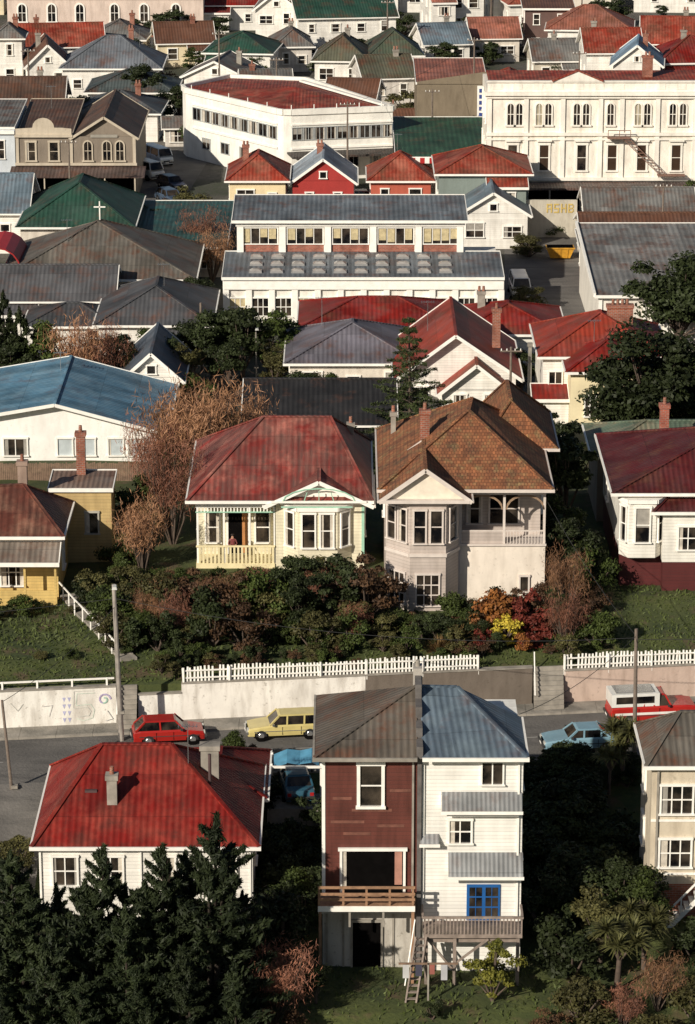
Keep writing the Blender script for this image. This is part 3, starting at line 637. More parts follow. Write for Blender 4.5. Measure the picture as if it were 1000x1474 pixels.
# ------------------------------------------------------------------ generic house
def house(name,x0,x1,y,d,z0,eave,rise,kind,rm,wm,nw=2,chim=0,rot=0,wh=1.3,ov=.4,storeys=1,fr=None,m=None):
    cx=(x0+x1)/2; w=x1-x0; o=Obj(name,(cx,y,z0),rot); e=eave-z0; h=w/2
    o.box('walls',wm,-h,h,0,d,-1.2,e-.03)
    if kind=='hip': o.hip(-h,h,0,d,e,rise,rm,ov=ov)
    elif kind=='gy': o.gable(-h,h,0,d,e,rise,'y',rm,wm,ov=ov,eo=ov,m=m)
    elif kind=='gx': o.gable(-h,h,0,d,e,rise,'x',rm,wm,ov=ov,eo=ov)
    else: o.mono(-h-ov,h+ov,-ov,d+ov,e,e+rise,rm); o.box('walls',wm,-h+.02,h-.02,d-.3,d-.02,e-.03,e+rise-.15)
    if kind in('hip','gx') and w>6 and d>6 and R.random()<.55:
        sx=R.choice((-1,1)); a,b=(-h+.3,-h+w*.45) if sx<0 else (h-w*.45,h-.3)
        o.box('lean_to',wm,a,b,-1.8,-.01,-1.2,e-1.0); o.mono(a-.2,b+.2,-2.1,-.02,e-.95,e-.35,rm,part='lean_to_roof'); o.win(Fr(a,-1.8),(b-a)/2,max(.6,e-2.6),min(1.4,(b-a)*.5),1.1,1,0,fr=fr)
    for st in range(storeys):
        zz=e-(e/storeys)*(st+.5)-wh/2+.1
        for i in range(nw):
            u=w*(i+.5)/nw+R.uniform(-.2,.2); ww_=min(R.choice((.7,.9,1.1,1.6)),w/nw*.6)
            if zz>-.2: o.win(Fr(-h,0),u,zz,ww_,wh*R.choice((.75,1,1)),1 if ww_>1.2 else 0,1,fr=fr)
        for i in range(2):
            o.win(Fr(h,0,90),d*(i+.5)/2,zz,.9,wh,fr=fr); o.win(Fr(-h,d,-90),d*(i+.5)/2,zz,.9,wh,fr=fr)
    for i in range(chim): o.chim(R.uniform(-h*.6,h*.6),d*R.uniform(.45,.7),e+.2,e+rise+.6,.6,.5,R.choice([BR,CONC]),R.choice([1,2]))
    if kind=='gy' and rise>1.5: o.win(Fr(-h,0),w/2,e+.25,.6,.6,0,0)
    o.finish(); return o
W1=boards(wW,.19,.35); W2=boards((.74,.64,.45),.19,.35); W3=plaster((.68,.62,.54),.5); W4=boards((.58,.53,.44),.19,.4); W5=boards((.66,.62,.57),.19,.5)
Rr=iron(RED,.35,.36,.65); Rr2=iron(RED2,.5,.36,.75,fcol=(.4,.15,.1)); Rg=iron(GRN,.25,.36,.5); Rgr=iron(GRY,.45,.36,.6); Rs=iron(SLT,.3,.36,.5); Rb=iron(GBL,.25,.36,.6); Rbr=iron((.17,.085,.055),.9,.36,.5); Ro=iron(OLV,.4,.36,.5); Rp=iron(PNK,.5,.36,.6)

house('blue_grey_house',-16.8,-12.6,227,9,.5,3.2,1.9,'gy',iron((.1,.12,.15),.2,.35,.3),W1,2,0)
house('long_shed',-7.2,3.2,215,12,.5,2.9,1.7,'gx',iron((.028,.027,.028),.15,.36,.2),W4,2,0)
o=Obj('gabled_house',(8,230,1),world=True)
o.box('walls',W1,3.9,12.5,225,236,-.5,3.9); o.gable(3.9,12.5,225,236,3.95,3.1,'y',iron(RED2,.35,.36,.7),W1,ov=.5,eo=.7,m=8.0)
o.box('walls',W1,7.0,12.0,223.2,224.99,-.5,3.2); o.gable(7.0,12.0,223.2,226,3.2,2.0,'y',Rr2,W1,ov=.4,eo=.5)
F=Fr(7,223.2); o.win(F,1.3,1.3,.9,1.5); o.win(F,3.6,1.3,.9,1.5); F=Fr(3.9,225); o.win(F,1.5,1.4,1.2,1.5,1,1)
o.chim(11.2,229,5,8.0,.6,.6,BR,1); o.finish()
house('cottage',-4.4,5.2,230.5,10.5,.4,3.4,2.0,'hip',iron((.17,.16,.19),.3,.36,.5),W3,3,0)
house('long_house',-3.6,8.5,243,9,0,3.1,1.5,'hip',Rr,W1,3,0); house('long_house',8.8,17,241,9,0,3.1,1.5,'hip',Rr,W1,3,1)
o=Obj('cream_house',(19,224,1),world=True); cw=plaster((.8,.7,.46),.15)
o.box('walls',cw,16.1,21.5,218,222,-.5,5.85); o.hip(16.1,21.5,218,224,5.95,1.6,Rr,ov=.4)
o.box('walls',W1,14.3,23.2,221.5,231,-.5,6.1); o.hip(14.3,23.2,221.5,231,6.2,2.2,iron(RED2,.35,.36,.6),ov=.4)
F=Fr(16.1,218); o.win(F,4.3,2.6,1.1,1.6,1,0); o.win(F,1.4,2.6,.7,1.5); o.win(Fr(14.3,221.5),.9,3.2,.9,1.8); o.box('porch',W1,13.6,16.08,219.5,221.49,-.5,3.4); o.mono(13.4,16.05,219.2,221.48,3.5,4.1,Rr,part='porch_roof')
o.chim(20.2,226,7.5,9.0,1.9,.6,BR,4); o.chim(13.4,223,2.5,6.8,.25,.25,CONC,0); o.finish()

# church
o=Obj('church',(-21,266,0),world=True); cr=iron((.15,.135,.115),.45,.4,.6)
o.box('walls',W3,-29,-13.3,259,272,-.5,3.4); o.hip(-29,-13.3,259,272.5,3.5,3.6,cr,ridge=((-21.6,265.5),(-21.2,266)),ov=.5)
o.beam('cross',WH,(-21.4,265.7,7),(-21.4,265.7,8.8),.1); o.beam('cross',WH,(-21.9,265.7,8.3),(-20.9,265.7,8.3),.1)
for i in range(5): o.win(Fr(-29,259),1.6+i*3,1,1.1,1.7,1,1)
o.finish()
house('grey_roof_hall',-31,-19.6,253.6,8,0,3.0,2.0,'gx',iron((.11,.11,.118),.3,.36,.5),W1,5,0)
house('grey_roof_hall',-20,-11.2,244.5,12,0,3.0,2.2,'hip',iron((.09,.092,.1),.3,.36,.5),W1,3,0)
house('cottage',-26,-19,247,6,0,2.3,1.2,'hip',Rs,W1,2)
house('green_roof_hall',-29.6,-19.6,278,14,0,4.0,3.1,'hip',iron(GRN,.2,.4,.5),W3,3)
house('green_roof_shed',-20.2,-11.2,275,18,0,2.8,.5,'mono',iron((.03,.1,.095),.3,.4,.6),W3,3)
house('blue_roof_house',-40,-29.8,285,10,0,4.0,2.6,'gx',Rb,W1,2)
o=Obj('barrel_canopy',(-30.5,272,0),world=True); RC=plain('red_canvas',(.4,.02,.02),.5)
for i in range(8):
    a0,a1=math.pi*i/8,math.pi*(i+1)/8
    f=lambda a,y:(-30+2*math.cos(a),y,3.6+1.9*math.sin(a)); o.poly('canopy',RC,[f(a0,262),f(a1,262),f(a1,269),f(a0,269)]); o.beam('hoops',plain('red_hoop',(.3,.01,.01)),f(a0,261.9),f(a1,261.9),.12)
for x in (-32,-28): o.beam('posts',RC,(x,262,0),(x,262,3.7),.12); o.beam('posts',RC,(x,269,0),(x,269,3.7),.12)
o.finish()

# ------------------------------------------------------------------ white industrial building
o=Obj('factory_building',(0,262,0),world=True); pw=plaster((.84,.81,.74),.4)
o.box('walls',pw,-10.2,12.9,256.4,264,-.5,4.0); o.box('walls',pw,-9.5,10,264.01,271.5,-.5,7.45); o.box('walls',pw,10.0,12.9,264.01,268,-.5,4.3)
br=iron((.18,.205,.23),.3,.42,.6)
o.mono(-10.5,13.1,256,264,4.25,4.75,br); o.mono(-9.9,10.3,263.4,272,7.55,8.1,br)
F=Fr(-10.2,256.4); n=12; YP=plain('yellowed_blinds',(.5,.42,.25),.7,.25,3)
for i in range(n+1):
    u=i*23.1/n; o.fbox('pilasters',WH,F,u-.25,u+.25,.0,.22,-.5,4.0)
for i in range(n):
    u=(i+.5)*23.1/n; o.win(F,u,.9,1.3,1.5,2,1,pane=YP if i%3==0 else None,cur=False,sill=False)
o.fbox('fascia',WH,F,-.2,23.3,.0,.3,3.2,4.0)
F=Fr(-9.5,264.01); m_=5
for i in range(m_+1): u=i*19.5/m_; o.fbox('pilasters',WH,F,min(max(u-.28,0),18.9),min(max(u-.28,0),18.9)+.56,.0,.25,4.6,7.4)
for i in range(m_):
    u=(i+.5)*19.5/m_; o.win(F,u,5.45,3.0,1.35,3,0,cur=False,sill=False); o.fbox('brick_panels',brick((.35,.1,.06)),F,u-1.6,u+1.6,.0,.03,4.65,5.3)
    for k in range(4):
        if R.random()<.7: o.fbox('blinds',YP,F,u-1.45+k*.75,u-.85+k*.75,.021,.03,5.45+R.uniform(.1,.6),6.8)
o.fbox('fascia',WH,F,-.1,19.6,.0,.32,7.0,7.42)
SKY_=plain('skylight_acrylic',(.34,.32,.3),.25,.25)
for i in range(10):
    for j in range(3):
        x=-8.3+i*1.78; y=257.3+j*2.2; z=4.25+(y-256)/8*.5
        o.box('roof_lights',plain('kerb_grey',(.25,.25,.25)),x,x+1.1,y,y+1.0,z-.05,z+.14)
        o.hexa('roof_lights',SKY_,[(x+.05,y+.05,z+.14),(x+1.05,y+.05,z+.14),(x+1.05,y+.95,z+.14),(x+.05,y+.95,z+.14),(x+.3,y+.3,z+.3),(x+.8,y+.3,z+.3),(x+.8,y+.7,z+.3),(x+.3,y+.7,z+.3)])
o.finish()
house('gabled_house',10.4,16.8,287,7,0,3.4,2.0,'gy',Rb,W1,2,0)
house('red_roof_house',8.7,17.2,293.5,9,0,5.9,1.9,'hip',Rr2,plaster((.2,.24,.22),.3),3,0)
o=Obj('warehouse',(25,258,0),world=True); o.box('walls',plaster((.76,.72,.65),.3),20.4,32,248,269,-.5,4.5); o.mono(20.1,32.3,247.6,269.4,4.65,6.1,iron((.25,.245,.235),.4,.5,.6)); o.box('walls',W3,20.42,31.9,268,268.9,4.4,5.9)
o.beam('barge_boards',WH,(20.05,247.6,4.7),(20.05,269.4,6.15),.2,.35); F=Fr(20.4,248); o.win(F,2,2.2,1.2,1.2); o.win(F,5,2.2,1.2,1.2)
for i in range(5): o.fbox('pilasters',WH,F,i*1.8,i*1.8+.3,.0,.15,-.5,4.3)
o.finish()
house('rusty_roof_shed',21.5,32,279,8,0,3.0,1.3,'gx',Rbr,W3,2); house('rusty_roof_shed',22.5,32.5,289,7,0,3.2,1.6,'gx',Rgr,W3,2); house('brick_store',21,34,270.5,7,0,3.2,.6,'mono',Rgr,brick((.25,.12,.08)),2)

# ------------------------------------------------------------------ small coloured houses
house('cream_cottage',-11.6,-6.1,303,8,0,3.4,2.1,'hip',Rr2,plaster((.78,.64,.4),.2),2,1)
house('red_cottage',-5.4,.6,303.5,8,0,3.3,2.2,'gy',iron((.38,.45,.52),.15,.36,.4),plaster((.36,.03,.025),.2),2,1)
house('red_roof_cottage',2.3,8.2,304,7,0,3.2,2.2,'hip',Rr2,plaster((.45,.1,.06),.3),2,0)
o=Obj('corner_building',(-6,330,0),world=True); pw=plaster((.86,.84,.78),.3)
P=[(-17.8,336),(-17.4,334.2),(-16.6,333.0),(-7.2,320.7),(-6.6,320.25),(-5.8,320.2),(4.7,322.5),(1,330),(-4.5,341),(-13,343)]
zt=7.2
for (a,b) in zip(P,P[1:]+P[:1]):
    o.poly('walls',pw,[(a[0],a[1],-.5),(b[0],b[1],-.5),(b[0],b[1],zt),(a[0],a[1],zt)])
    o.beam('parapet',pw,(a[0],a[1],zt),(b[0],b[1],zt),.35,.6)
cx,cy=-5.5,331
for (a,b) in zip(P,P[1:]+P[:1]): o.poly('roof',Rr2,[(a[0],a[1],zt-.1),(b[0],b[1],zt-.1),(cx,cy,zt+.8)])
GF=plain('grey_frame',(.4,.42,.42))
for (a,b),nn in (((P[2],P[3]),9),((P[5],P[6]),9)):
    L=math.hypot(b[0]-a[0],b[1]-a[1]); A=math.degrees(math.atan2(b[1]-a[1],b[0]-a[0])); F=Fr(a[0],a[1],A)
    for z,hh in ((4.3,1.25),(1.4,1.1)):
        for i in range(nn):
            if z>4 or i%2: o.win(F,(i+.5)*L/nn,z,L/nn*.8,hh,1,0,cur=R.random()<.6,sill=False,fr=GF,t=.06)
    o.fbox('string_course',WH,F,0,L,.0,.15,3.3,3.5); o.fbox('string_course',WH,F,0,L,.0,.15,5.8,5.95)
    for i in range(0,nn+1,2): o.cyl('flagpoles',WH,F.p(min(L,i*L/nn),.1,zt+.2),F.p(min(L,i*L/nn),.1,zt+.75),.05)
F=Fr(-5.8,320.2,12); o.fbox('shop_canopy',iron((.07,.06,.055),.2,.3,.2),F,-.5,12,.2,3.2,2.9,3.1)
o.beam('roof_stripe',pw,(4.0,323,zt+.25),(-5,337,zt+.55),.5,.2)
o.finish()
o=Obj('concrete_store',(11.4,340,0),world=True); kw=plaster((.22,.175,.12),.5)
o.box('walls',kw,7.5,15,336,350,-.5,7.6); o.poly('walls',kw,[(7.5,335.99,7.55),(15,335.99,7.55),(15,335.99,8.9),(7.5,335.99,7.8)]); o.mono(7.4,15.1,336.1,350,7.7,8.2,Rp)
o.box('sign_board',WH,14.0,14.8,335.6,335.9,3.6,7.4)
for i in range(5): o.box('sign_letters',plain('blue_letters',(.03,.06,.25)),14.2,14.6,335.55,335.59,6.7-i*.65,7.1-i*.65)
o.finish()
o=Obj('market_canopy',(11,320,0),world=True); o.mono(4.8,16.3,309,330,4.6,5.0,iron((.03,.09,.05),.2,.5,.4))
for i in range(24): o.box('striped_valance',RC if i%2 else WH,4.9+i*.47,5.37+i*.47-.01,308.8,308.88,4.0,4.55)
o.box('walls',W3,5,16,310,329,-.2,4.3); o.finish()

# ------------------------------------------------------------------ ornate white hotel
o=Obj('ornate_hotel',(27,312,0),world=True); hw=plaster((.86,.81,.72),.55)
x0,x1,yf=13.7,42,304.7
o.box('walls',hw,x0,x1,yf,yf+11,-.5,11.9); o.poly('roof',Rr2,[(x0+.3,yf+.3,11.95),(x1,yf+.3,11.95),(x1,yf+10.7,12.3),(x0+.3,yf+10.7,12.3)])
F=Fr(x0,yf); HT=plaster((.88,.84,.76),.4)
L=x1-x0
o.fbox('cornices',HT,F,-.3,L,.0,.55,11.55,11.9); o.fbox('cornices',HT,F,-.15,L,.0,.3,11.25,11.55); o.fbox('parapet',HT,F,0,L,-.3,.1,11.9,12.8); o.fbox('cornices',HT,F,-.1,L,-.35,.25,12.8,12.95)
o.fbox('cornices',HT,F,-.1,L,.0,.3,7.55,7.85); o.fbox('cornices',HT,F,-.1,L,.0,.2,7.1,7.3); o.fbox('cornices',HT,F,-.1,L,.0,.3,3.1,3.4)
for u in (0,3.6,7.2,10.9,13.0,16.5,20.2,24): o.fbox('pilasters',HT,F,u,u+.45,.0,.18,3.4,11.25)
HP=plain('hotel_blind',(.34,.3,.22),.5,.3,1.5)
for u in (2.1,2.95,4.9,5.8,8.6,9.5,11.9,14.6,15.5,18,19,22,23): o.arch(F,u+.2,8.6,.6,2.1,fr=HT,pane=HP if R.random()<.6 else None)
for u in (2.2,5.3,9.0,12.0,14.9,18.3,22.3):
    o.win(F,u+.35,4.1,.85,2.5,0,1,fr=HT,cur=False,t=.2,pane=plain('brown_glass',(.05,.03,.02),.2) if R.random()<.6 else None); o.fbox('cornices',HT,F,u-.4,u+1.1,.0,.35,6.98,7.09)
o.poly('pediment',HT,[F.p(6.3,.3,12.96),F.p(11.3,.3,12.96),F.p(8.8,.3,14.0)]); o.poly('pediment',HT,[F.p(6.3,-.2,12.96),F.p(8.8,-.2,14.0),F.p(11.3,-.2,12.96)])
for a,b in (((6.3,12.96),(8.8,14.0)),((8.8,14.0),(11.3,12.96))): o.beam('pediment',Rr2,F.p(a[0],.05,a[1]),F.p(b[0],.05,b[1]),.7,.15)
for u in range(0,28,2): o.fbox('parapet_blocks',HT,F,u+.5,u+1.4,.1,.14,12.1,12.65)
o.fbox('verandah',iron((.16,.12,.11),.4,.3,.4),F,-.5,L,.2,3.4,2.75,2.95)
for u in range(0,28,3): o.fbox('verandah_posts',CONC,F,u,u+.15,3.1,3.25,-.2,2.75)
o.fbox('shopfront',DK,F,.2,L,.0,.03,.1,2.6)
IR=plain('rusty_iron',(.2,.11,.08),.7)
for a,b in (((13.2,7.5),(17,3.8)),((13.8,7.5),(17.6,3.8))): o.beam('fire_escape',IR,F.p(a[0],.9,a[1]),F.p(b[0],.9,b[1]),.08,.08)
for i in range(12): o.beam('fire_escape',IR,F.p(13.2+i*.32,.9,7.5-i*.31),F.p(13.8+i*.32,.9,7.5-i*.31),.06,.06)
o.fbox('fire_escape',IR,F,11.8,14,.3,1.2,7.4,7.5); o.fbox('fire_escape',IR,F,11.8,14,1.15,1.2,8.2,8.28); o.fbox('fire_escape',IR,F,16.8,19.5,.3,1.2,3.7,3.8)
for u in (11.8,12.9,14): o.fbox('fire_escape',IR,F,u,u+.06,1.14,1.2,7.5,8.25)
Fl=Fr(x0,yf+11,-90)
for u in (2,5,8.5): o.arch(Fl,u,8.5,.8,2.3,fr=HT); o.win(Fl,u,4.1,1,2.4,fr=HT)
o.chim(30,312,12,14.3,1.0,.7,BR,2)
o.finish()
o=Obj('shop_sign',(18.9,292,0),world=True)
o.box('board',plaster((.52,.48,.4),.5),16.8,21.8,292.2,292.5,-.2,3.6)
YL=plain('yellow_letters',(.55,.4,.12)); x=18.9
def bar(x,z,w,h): o.box('letters',YL,x,x+w,292.14,292.19,z,z+h)
for ch in 'ASHB':
    if ch=='A': bar(x,2.4,.12,.85); bar(x+.4,2.4,.12,.85); bar(x+.12,3.1,.28,.13); bar(x+.12,2.75,.28,.1)
    if ch=='S': bar(x,3.12,.5,.13); bar(x,2.85,.12,.27); bar(x,2.74,.5,.12); bar(x+.38,2.5,.12,.24); bar(x,2.38,.5,.12)
    if ch=='H': bar(x,2.4,.12,.85); bar(x+.4,2.4,.12,.85); bar(x+.12,2.76,.28,.12)
    if ch=='B': bar(x,2.4,.12,.85); bar(x+.12,3.12,.3,.13); bar(x+.12,2.76,.3,.11); bar(x+.12,2.4,.3,.12); bar(x+.42,2.5,.1,.26); bar(x+.42,2.87,.1,.26)
    x+=.68
o.finish()

# ------------------------------------------------------------------ Victorian shops left
o=Obj('victorian_shops',(-27,316,0),world=True); vw=plaster((.23,.19,.15),.4); VT=plaster((.54,.47,.37),.4)
o.box('walls',vw,-33.2,-21.2,310,326,-.5,6.5); o.mono(-33.1,-27.6,310.6,326,6.6,7.6,iron(BRO,.5,.36,.5),part='roof',trim=VT); o.gable(-27.5,-21.2,310.3,326,6.5,2.0,'y',iron(BRO,.5,.36,.5),vw,ov=.3,eo=.5,trim=VT)
o.poly('pediment',VT,[(-33.2,309.9,6.5),(-27.6,309.9,6.5),(-27.6,309.9,7.3),(-28.6,309.9,7.4)]+[(-30.4+1.1*math.cos(math.pi*i/8),309.9,7.4+1.0*math.sin(math.pi*i/8)) for i in range(9)]+[(-33.2,309.9,7.3)])
o.box('pediment',VT,-33.3,-27.5,309.7,309.89,6.45,6.7); F=Fr(-33.2,310); o.fbox('cornices',VT,F,-.1,12.1,.0,.25,3.6,3.85)
for u in (1.5,3.8): o.win(F,u,4.1,.8,1.8,0,1,fr=VT,t=.18)
for u in (7.2,9.1,10.4): o.arch(F,u,4.1,.75,1.9,fr=VT)
o.fbox('gable_window',plain('pale_panel',(.3,.28,.24)),F,7.5,10.2,.0,.12,6.4,6.7)
for u in (0,5.4,11.7): o.fbox('pilasters',VT,F,u,u+.3,.0,.12,3.6,6.5)
o.poly('verandah_roof',iron((.13,.09,.08),.4,.36,.4),[F.p(-.5,3.2,2.9),F.p(13,3.2,2.9),F.p(13,.02,3.5),F.p(-.5,.02,3.5)])
for u in (0,3,6,9,12): o.fbox('verandah_posts',VT,F,u,u+.12,3.0,3.12,-.2,2.85)
o.fbox('shopfront',DK,F,.3,11.7,.0,.03,.2,2.7); o.finish()
o=Obj('pale_blue_shop',(-36,315,0),world=True); pb=plaster((.58,.63,.68),.3); o.box('walls',pb,-40,-33.4,311,324,-.5,7.2); F=Fr(-40,311); o.fbox('cornices',WH,F,0,6.6,.0,.3,6.6,6.9); o.mono(-40,-33.4,311,324,7.25,7.9,Rgr)
for u in (2,5): o.win(F,u,4.1,1,1.8)
o.finish()

# ------------------------------------------------------------------ far town
far=[
('white_house',-29.8,-20,357,9,3.2,2.0,'hip',iron((.08,.1,.1),.3,.36,.5),W1,3,1),
('grey_roof_house',-34,-22.5,372,10,3.6,3.2,'hip',iron((.19,.21,.24),.3,.36,.6),W1,3,1),
('red_roof_house',-41,-30.5,390,9,3.6,2.2,'gx',Rr2,W1,3,1),
('tower_house',-43,-39.6,380,5,6.0,1.5,'hip',Rgr,W1,1,2),
('gabled_house',-38.5,-33.5,375,9,3.6,2.4,'gy',Rbr,W1,2,1),
('green_roof_house',-17.5,-9.5,384,9,3.6,2.0,'hip',Rg,W1,2,1),
('cottage',-19.5,-12,370,8,3,1.8,'gy',Rgr,W1,2,1),
('green_roof_villa',-6.3,6.3,403,10,5.4,1.9,'gx',Rg,W1,4,2),
('white_house',-12,-6.5,408,10,5.8,2.2,'gy',Rgr,W1,2,2),
('olive_roof_house',-4,2.3,379,9,3.4,2.6,'hip',Ro,W1,2,1),
('olive_roof_house',2.8,9,382,9,3.6,2.6,'hip',iron((.07,.09,.06),.3,.36,.5),W1,2,1),
('olive_roof_house',2.0,8,368,9,3.2,2.0,'gx',Ro,W5,2,1),
('pink_roof_house',8.2,15,360,9,3.2,1.8,'hip',Rp,W1,2,1),
('red_roof_house',15.4,22,358,9,3.0,2.0,'hip',Rr2,W1,2,1),
('brown_store',23,29,405,10,6.2,.4,'mono',Rbr,plaster((.12,.07,.06),.3),2,2),
('pink_roof_house',25.5,36,398,9,4.4,2.6,'hip',Rp,W1,3,1),
('red_roof_house',28.5,35,372,9,5.6,2.2,'gx',Rr2,W1,2,1),
('blue_roof_house',31,36.5,364,8,5.4,2.2,'gy',iron((.25,.38,.5),.1,.36,.3),W1,2,1),
('red_roof_house',37,46,370,9,4.6,2.6,'hip',Rr,W1,2,1),
('red_roof_house',36.5,45,386,9,4.6,2.6,'gx',Rr2,W1,2,1),
('red_roof_house',-20,-11.5,428,9,3.6,2.2,'gx',Rr,W1,2,1),
('white_house',11,18.5,425,9,5.4,2.0,'gx',Rp,W1,3,2),
('white_house',20,24,430,9,6,2.0,'gy',Rr2,W1,1,2),
('grey_roof_house',-30,-21,343,9,3.2,1.8,'hip',iron((.09,.1,.11),.3,.36,.5),W1,2,1),
('brown_roof_house',-42,-31,336,12,4.6,2.8,'gx',iron(BRO,.6,.36,.5),plaster((.3,.2,.15),.3),3,1),
('cottage',-12,-6.5,360,8,3,1.8,'gx',Rgr,W5,2,1),
('cottage',-2.5,3,355,7,3,1.6,'gx',Rbr,W3,2,1),
('white_house',22,29,425,8,4,2.2,'hip',Rr2,W1,2,1),('grey_roof_house',22.8,29,380,8,3.4,2.0,'gx',Rgr,W4,2,1),
('grey_roof_house',-9,-4.5,392,8,3.2,1.8,'hip',Rgr,W5,2,1),('cottage',9.8,15.5,395,8,3.2,2,'gx',Rb,W1,2,1),('cottage',16,22,400,8,3.2,2,'gx',Rp,W3,2,1),
('red_roof_house',24,30,345,8,3.2,2,'gx',Rr2,W1,2,1),('red_roof_house',33,41,338,9,4.2,2.2,'hip',Rp,W1,2,1),('cottage',-33,-26,398,8,3.2,2,'hip',Rgr,W5,2,1),('cottage',-24,-17,396,8,3.2,2,'gx',Rbr,W2,2,1),('garden_shed',4.5,7.5,345,4,2.2,.8,'gx',Rbr,W5,1,1),('garden_shed',-20,-17,340,4,2.2,.8,'gx',Rgr,W5,1,1)]
for n,a,b,y,d,e,r,k,rm,wm,nw,st in far: house(n,a,b,y,d,0,e,r,k,rm,wm,nw,1 if R.random()<.5 else 0,rot=R.uniform(-11,11),storeys=st)
o=Obj('institutional_building',(-31,430,0),world=True); iw=plaster((.66,.54,.47),.45)
o.box('walls',iw,-46,-19.5,424,436,-.5,5.4); o.gable(-46,-19.5,424,436,5.4,3.0,'x',iron((.16,.19,.22),.1,.36,.3),iw,ov=.5,eo=.3); F=Fr(-46,424)
for u in (2,6,9.8,14.5,18.5,22.8): o.arch(F,u,1.8,1.0,2.3,t=.2)
o.fbox('fence',brick(),F,0,26.5,2.2,2.4,-.2,1.2); o.finish()
o=Obj('brick_wall',(0,352,0),world=True); o.box('wall',brick((.3,.05,.04)),-9,8,351.6,351.9,-.2,2.0); o.box('coping',CONC,-9,8,351.55,351.95,2.0,2.1); o.finish()
names=['cottage','red_roof_house','white_house','grey_roof_house']
for row,(yy,xr_) in enumerate(((445,60),(462,60),(480,60),(500,70),(525,70),(555,80))):
    x=-xr_+R.uniform(0,5)
    while x<xr_:
        w=R.uniform(7,12); house(R.choice(names),x,x+w,yy+R.uniform(-2,2),8,0,R.uniform(3,4.5),R.uniform(1.6,2.6),R.choice(['hip','gx','gy']),R.choice([Rr,Rr2,Rgr,Rg,Rb,Rp,Ro]),R.choice([W1,W2,W3]),2,rot=R.uniform(-8,8)); x+=w+R.uniform(1.5,5)
for yy in (218,238,262,290,325,350,385):
    for sgn in (-1,1):
        x=44
        for k in range(2):
            w=R.uniform(8,11); house(R.choice(names),*( (x,x+w) if sgn>0 else (-x-w,-x) ),yy+R.uniform(-2,2),9,0,R.uniform(3,4.5),R.uniform(1.8,2.6),R.choice(['hip','gx']),R.choice([Rr,Rr2,Rgr,Rg,Rb]),R.choice([W1,W2,W3]),2); x+=w+4
for (x,y) in ((34,178),(-42,177),(32,145),(-34,143),(-47,143)):
    house('villa',x,x+10,y,11,gz(x,y),gz(x,y)+4.2,3,'hip',R.choice([Rr,Rgr,Rs]),W1,3,1)

